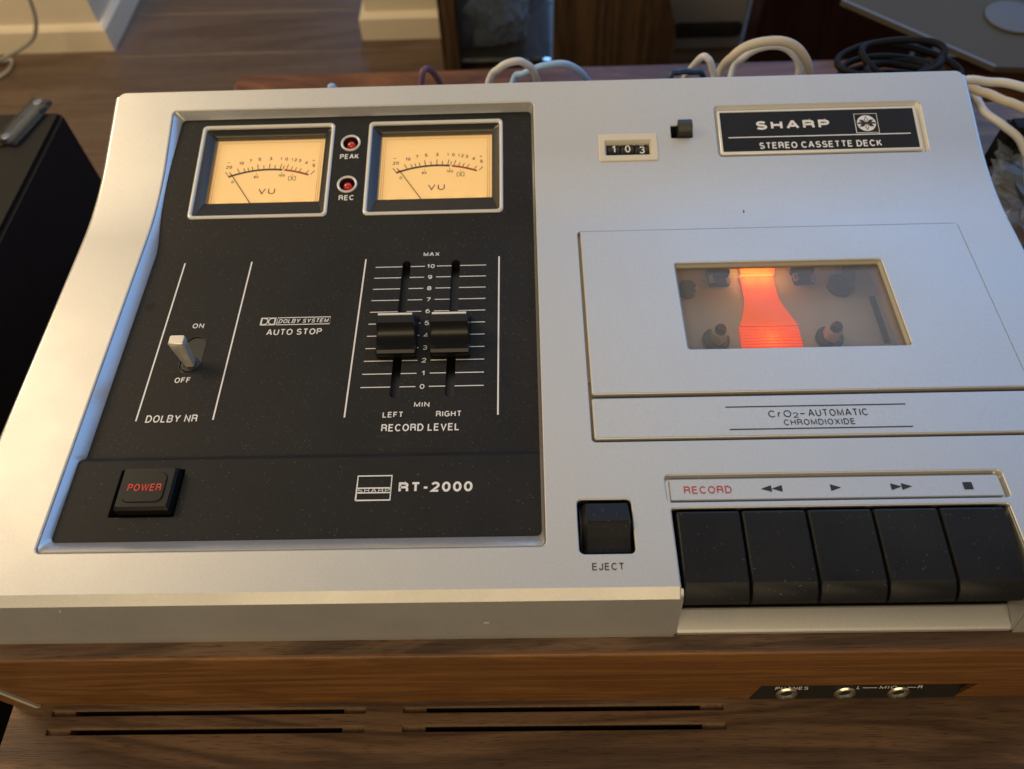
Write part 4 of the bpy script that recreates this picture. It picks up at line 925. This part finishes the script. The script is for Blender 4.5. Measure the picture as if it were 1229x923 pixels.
# ------------------------------------------------------------------ black loudspeaker on the left
spk = empty('loudspeaker', (-0.36, 0.18, Z_FLOOR), 'black wooden loudspeaker cabinet standing on the floor beside the deck', 'loudspeaker')
boxo('cabinet', (-0.56, -0.186, -0.06, 0.414, Z_FLOOR+0.0005, -0.120), 'speaker', spk, 0.003)
boxo('dark_top_pad', (-0.40, -0.2175, 0.372, 0.384, -0.1204, -0.1170), 'walnut', spk, 0.001)
ss = empty('plastic_strip', (-0.209, 0.40, -0.120), 'small clear plastic strip with two round ends on top of the loudspeaker', 'plastic strip')
o = boxo('strip', (-0.0085, 0.0085, -0.026, 0.026, 0.0002, 0.0046), 'tape', None, 0.0010); o.location = (-0.2095, 0.3985, -0.1195); o.rotation_euler = (0, 0, R(-14)); adopt(o, ss)
for s in (-1, 1):
    bm = bmesh.new(); lathe(bm, [(0.0036, 0.0044), (0.0036, 0.0050), (0.0028, 0.0053), (0.0012, 0.0050)], n=20); o = finish('round_end', bm, 'tape_solid', None); a = R(-14)
    o.location = (-0.2095 - math.sin(a)*s*0.021, 0.3985 + math.cos(a)*s*0.021, -0.1195); adopt(o, ss)
# ------------------------------------------------------------------ cables
def cable(name, pts, r, m, label, parent=None):
    return tag(tubeo(name, pts, r, m), label, 'cable')
cable('signal_cable', [(0.146, 0.262, -0.050), (0.154, 0.290, -0.021), (0.161, 0.291, -0.011), (0.168, 0.292, -0.008), (0.175, 0.294, -0.010), (0.182, 0.298, -0.022), (0.186, 0.305, -0.06), (0.190, 0.315, -0.090)], 0.0021, 'cable_white', 'short white cable arching up behind the deck, left of a pale blue one')
cable('signal_cable', [(0.160, 0.263, -0.055), (0.168, 0.300, -0.028), (0.175, 0.300, -0.021), (0.188, 0.300, -0.016), (0.202, 0.302, -0.018), (0.214, 0.306, -0.034), (0.222, 0.315, -0.075), (0.226, 0.325, -0.0925)], 0.0021, 'cable_pale', 'pale blue cable arching up behind the deck')
cable('signal_cable', [(0.113, 0.263, -0.050), (0.115, 0.290, -0.022), (0.118, 0.300, -0.016), (0.121, 0.330, -0.045), (0.122, 0.360, -0.091)], 0.0019, 'cable_purple', 'thin dark purple cable rising behind the black panel')
cable('signal_cable', [(0.250, 0.263, -0.045), (0.256, 0.280, -0.014), (0.261, 0.282, -0.0105), (0.268, 0.282, -0.0105), (0.276, 0.284, -0.016), (0.282, 0.292, -0.055), (0.284, 0.302, -0.092)], 0.0017, 'cable_navy', 'thin dark blue cable arching just above the back edge of the deck')
cable('signal_cable', [(0.262, 0.320, -0.091), (0.268, 0.303, -0.035), (0.274, 0.293, -0.010), (0.278, 0.290, -0.008), (0.281, 0.288, -0.013), (0.283, 0.284, -0.021), (0.284, 0.264, -0.060)], 0.0020, 'cable_white', 'white cable bent down in a tight hook beside the cream loops')
cable('mains_cable', [(0.284, 0.263, -0.060), (0.289, 0.300, -0.029), (0.295, 0.300, -0.013), (0.305, 0.300, -0.006), (0.321, 0.300, -0.005), (0.333, 0.300, -0.012), (0.342, 0.300, -0.028), (0.345, 0.303, -0.060), (0.346, 0.310, -0.0925)], 0.0026, 'cable_cream', 'thick cream cable in a high loop behind the deck')
cable('mains_cable', [(0.293, 0.264, -0.065), (0.300, 0.312, -0.036), (0.306, 0.314, -0.023), (0.316, 0.314, -0.017), (0.328, 0.312, -0.017), (0.337, 0.308, -0.025), (0.338, 0.306, -0.040), (0.338, 0.312, -0.091)], 0.0022, 'cable_white', 'white cable looping under the thick cream loop')
cable('mains_cable', [(0.405, 0.264, -0.060), (0.425, 0.292, -0.032), (0.446, 0.293, -0.030), (0.463, 0.287, -0.030), (0.500, 0.270, -0.036), (0.540, 0.262, -0.060), (0.570, 0.258, -0.091)], 0.0025, 'cable_white', 'white cable running right from behind the deck, above a cream one')
cable('mains_cable', [(0.410, 0.268, -0.080), (0.440, 0.312, -0.051), (0.457, 0.311, -0.050), (0.466, 0.303, -0.050), (0.476, 0.294, -0.050), (0.515, 0.262, -0.058), (0.560, 0.240, -0.091)], 0.0027, 'cable_cream', 'cream cable running right below the white one')
cable('signal_cable', [(0.425, 0.345, -0.088), (0.445, 0.340, -0.068), (0.458, 0.325, -0.060), (0.461, 0.305, -0.060), (0.468, 0.291, -0.060), (0.478, 0.280, -0.066), (0.490, 0.265, -0.0905)], 0.0024, 'cable_white', 'white cable dropping to the black plug beside the plastic bag')
bm = bmesh.new()
box(bm, 0.470, 0.500, 0.283, 0.300, -0.0945, -0.058, 0.004)
pl = tag(finish('black_plug', bm, 'cable_black', None), 'black plug lying beside the crumpled plastic bag', 'plug'); 
bm = bmesh.new(); tube(bm, [(0.478, 0.283, -0.070), (0.474, 0.268, -0.074), (0.480, 0.250, -0.085), (0.500, 0.235, -0.091)], 0.0024); finish('plug_lead', bm, 'cable_black', pl)
# grey round plug tip behind the deck
pt = empty('grey_plug', (0.066, 0.282, Z_REC), 'small grey plug tip peeking over the back edge of the black panel', 'plug')
bm = bmesh.new(); lathe(bm, [(0.0030, -0.0150), (0.0030, 0.0), (0.0022, 0.0022), (0.0008, 0.0028)], (0.066, 0.282, -0.0150), 16); finish('tip', bm, 'cable_pale', pt, 60)
tubeo('lead', [(0.066, 0.282, -0.029), (0.067, 0.286, -0.060), (0.075, 0.300, -0.0925)], 0.002, 'cable_grey', pt)
# crumpled plastic bag
bm = bmesh.new(); bmesh.ops.create_icosphere(bm, subdivisions=4, radius=1)
for v in bm.verts:
    p = v.co.copy(); k = 0
    for s_, a_ in ((1.6, 0.30), (3.4, 0.26), (7.0, 0.12)): k += a_*abs(noise.noise(p*s_ + Vector((3.1, 0.4, 1.7))))*2 - a_*0.5
    q = p*(1+k); v.co = (0.487 + q.x*0.026, 0.255 + q.y*0.040, max(-0.0945, -0.080 + q.z*0.016))
tag(finish('plastic_bag', bm, 'bag', None, 6), 'crumpled clear plastic bag with blue glints beside the right side of the deck', 'plastic bag')
# black coiled cord and adapter on the receiver
bm = bmesh.new(); pts = []
for i in range(96):
    t = i/96*2*math.pi*8; rr_ = 0.021 + 0.006*math.sin(t*0.7)
    pts.append((0.412 + rr_*1.3*math.cos(t) + 0.005*math.sin(i*0.9), 0.335 + rr_*0.8*math.sin(t), -0.0700 + 0.030*(i/96) + 0.004*math.sin(t*1.3)))
tube(bm, pts, 0.0022, 8, 4)
tag(finish('coiled_cord', bm, 'cable_black', None, 60), 'bundle of coiled black cord lying behind the silver deck', 'cord')

# ------------------------------------------------------------------ dark furniture behind
cab = empty('display_cabinet', (0.15, 1.25, Z_FLOOR), 'dark brown cabinet with a dark glass door behind the deck', 'cabinet')
boxo('door_frame', (0.0325, 0.064, 1.150, 1.19, Z_FLOOR+0.0005, 0.60), 'cab_wood', cab, 0.003)
boxo('cabinet_side', (0.0325, 0.064, 1.1905, 1.55, Z_FLOOR+0.0005, 0.60), 'cab_wood', cab)
boxo('glass_door', (0.0645, 0.225, 1.162, 1.168, Z_FLOOR+0.02, 0.58), 'door_glass', cab)
boxo('cabinet_back', (0.0645, 0.225, 1.54, 1.55, Z_FLOOR+0.0005, 0.58), 'cab_wood', cab)
bm = bmesh.new(); bmesh.ops.create_icosphere(bm, subdivisions=5, radius=1)  # blob added behind the pane to imitate leaf reflections in it
for v in bm.verts:
    p = v.co.copy(); k = sum(a_*noise.noise(p*s_ + Vector((1.1, 5.4, 0.7))) for s_, a_ in ((1.4, 0.35), (3.2, 0.30), (6.5, 0.16)))
    q = p*(1+k); v.co = (0.135 + q.x*0.052, 1.222 + q.y*0.030, max(Z_FLOOR+0.021, Z_FLOOR+0.09 + q.z*0.075))
tag(finish('reflection_blob', bm, 'leaf_reflections', None, 60), 'mottled grey blob standing in for leaf reflections in the dark glass door', 'leaf_reflections')
boxo('shelf', (0.0645, 0.225, 1.172, 1.535, Z_FLOOR+0.008, Z_FLOOR+0.0205), 'cab_wood', cab)
# curved wooden chair side
def slab(name, outline_xz, y0, y1, m, label, cat):
    bm = bmesh.new(); loft(bm, [[(x, y, z) for x, z in outline_xz] for y in (y0, y1)], True, True)
    return tag(finish(name, bm, m, None, 30), label, cat)
cv = [(0.228, Z_FLOOR+0.001), (0.412, Z_FLOOR+0.001)] + [(0.412 + 0.020*math.sin(math.pi*t/10), Z_FLOOR+0.001 + 0.16*t/10) for t in range(1, 11)] + [(0.36, -0.36), (0.228, -0.34)]
slab('chair_side', cv, 1.10, 1.15, 'cab_wood', 'brown wooden chair side with a curved right edge, between glass door and grey board', 'chair')
gb = empty('grey_board', (0.50, 1.24, Z_FLOOR), 'plain grey board with a dark rounded opening leaning behind the chair side', 'board')
boxo('board', (0.402, 0.575, 1.21, 1.24, Z_FLOOR+0.0005, -0.30), 'grey_board', gb, 0.003)
bm = bmesh.new(); loft(bm, [[(x, y, z) for x, z in rr(0.445, -0.575, 0.572, -0.545, 0.012)] for y in (1.2085, 1.2095)], True, True); finish('dark_opening', bm, 'glass_dark', gb)
slab('wooden_post', [(0.577, Z_FLOOR+0.0005), (0.86, Z_FLOOR+0.0005), (0.83, -0.25), (0.575, -0.25)], 1.14, 1.20, 'red_wood', 'dark red brown wooden post right of the grey board', 'post')
pa = empty('power_adapter', (0.43, 0.44, -0.235), 'black power adapter block behind the coiled cord', 'adapter')
# smoked glass table, its pale edge crossing the corner
tb = empty('glass_table', (0.75, 0.80, Z_FLOOR), 'low smoked glass table with a pale edge behind the right side of the deck', 'table')
bm = bmesh.new(); outl = [(0.506, 0.675), (0.622, 0.554), (1.25, 0.50), (1.45, 1.05), (0.75, 1.10)]
loft(bm, rings2((outl, -0.2055), (outl, -0.2000)), True, True); finish('table_top', bm, 'glass_grey', tb)
bm = bmesh.new(); stroke(bm, [(0.5075, 0.675), (0.6225, 0.555)], 0.0032, -0.1997); finish('polished_edge', bm, 'glass_edge', tb, 0)
for x, y in ((0.80, 1.00), (1.15, 0.66), (1.30, 0.98), (0.72, 0.68)):
    bm = bmesh.new(); lathe(bm, [(0.016, 0), (0.016, 0.01), (0.011, 0.02), (0.011, 0.385), (0.02, 0.3940)], (x, y, Z_FLOOR+0.0005), 16); finish('leg', bm, 'cable_black', tb)
bm = bmesh.new(); lathe(bm, [(0.027, 0), (0.028, 0.001), (0.028, 0.0025), (0.026, 0.003)], (0.667, 0.632, -0.1998), 36); tag(finish('lamp_glint', bm, 'disc', None), 'grey disc standing in for the glint of a lamp on the smoked glass table', 'glint')  # solid disc in place of a lamp reflection on the glass
ad = bmesh.new(); box(ad, 0.392, 0.450, 0.312, 0.346, -0.0949, -0.072, 0.003, 3)
finish('block', ad, 'cable_black', pa); pa.location = (0.42, 0.33, Z_REC)
bpy.data.objects['block'].matrix_parent_inverse = Matrix.Translation((-0.42, -0.33, -Z_REC))
tag(tubeo('thin_cable', [(-0.672, 1.20, -0.44), (-0.683, 1.20, -0.493), (-0.705, 1.20, -0.53), (-0.739, 1.20, -0.552), (-0.790, 1.205, -0.575), (-0.815, 1.22, -0.594), (-0.797, 1.235, -0.5965), (-0.790, 1.20, -0.5965), (-0.812, 1.172, -0.5965), (-0.86, 1.17, -0.5965)], 0.0035, 'cable_grey'), 'thin grey cable hanging along the cream wall and curling on the floor', 'cable')
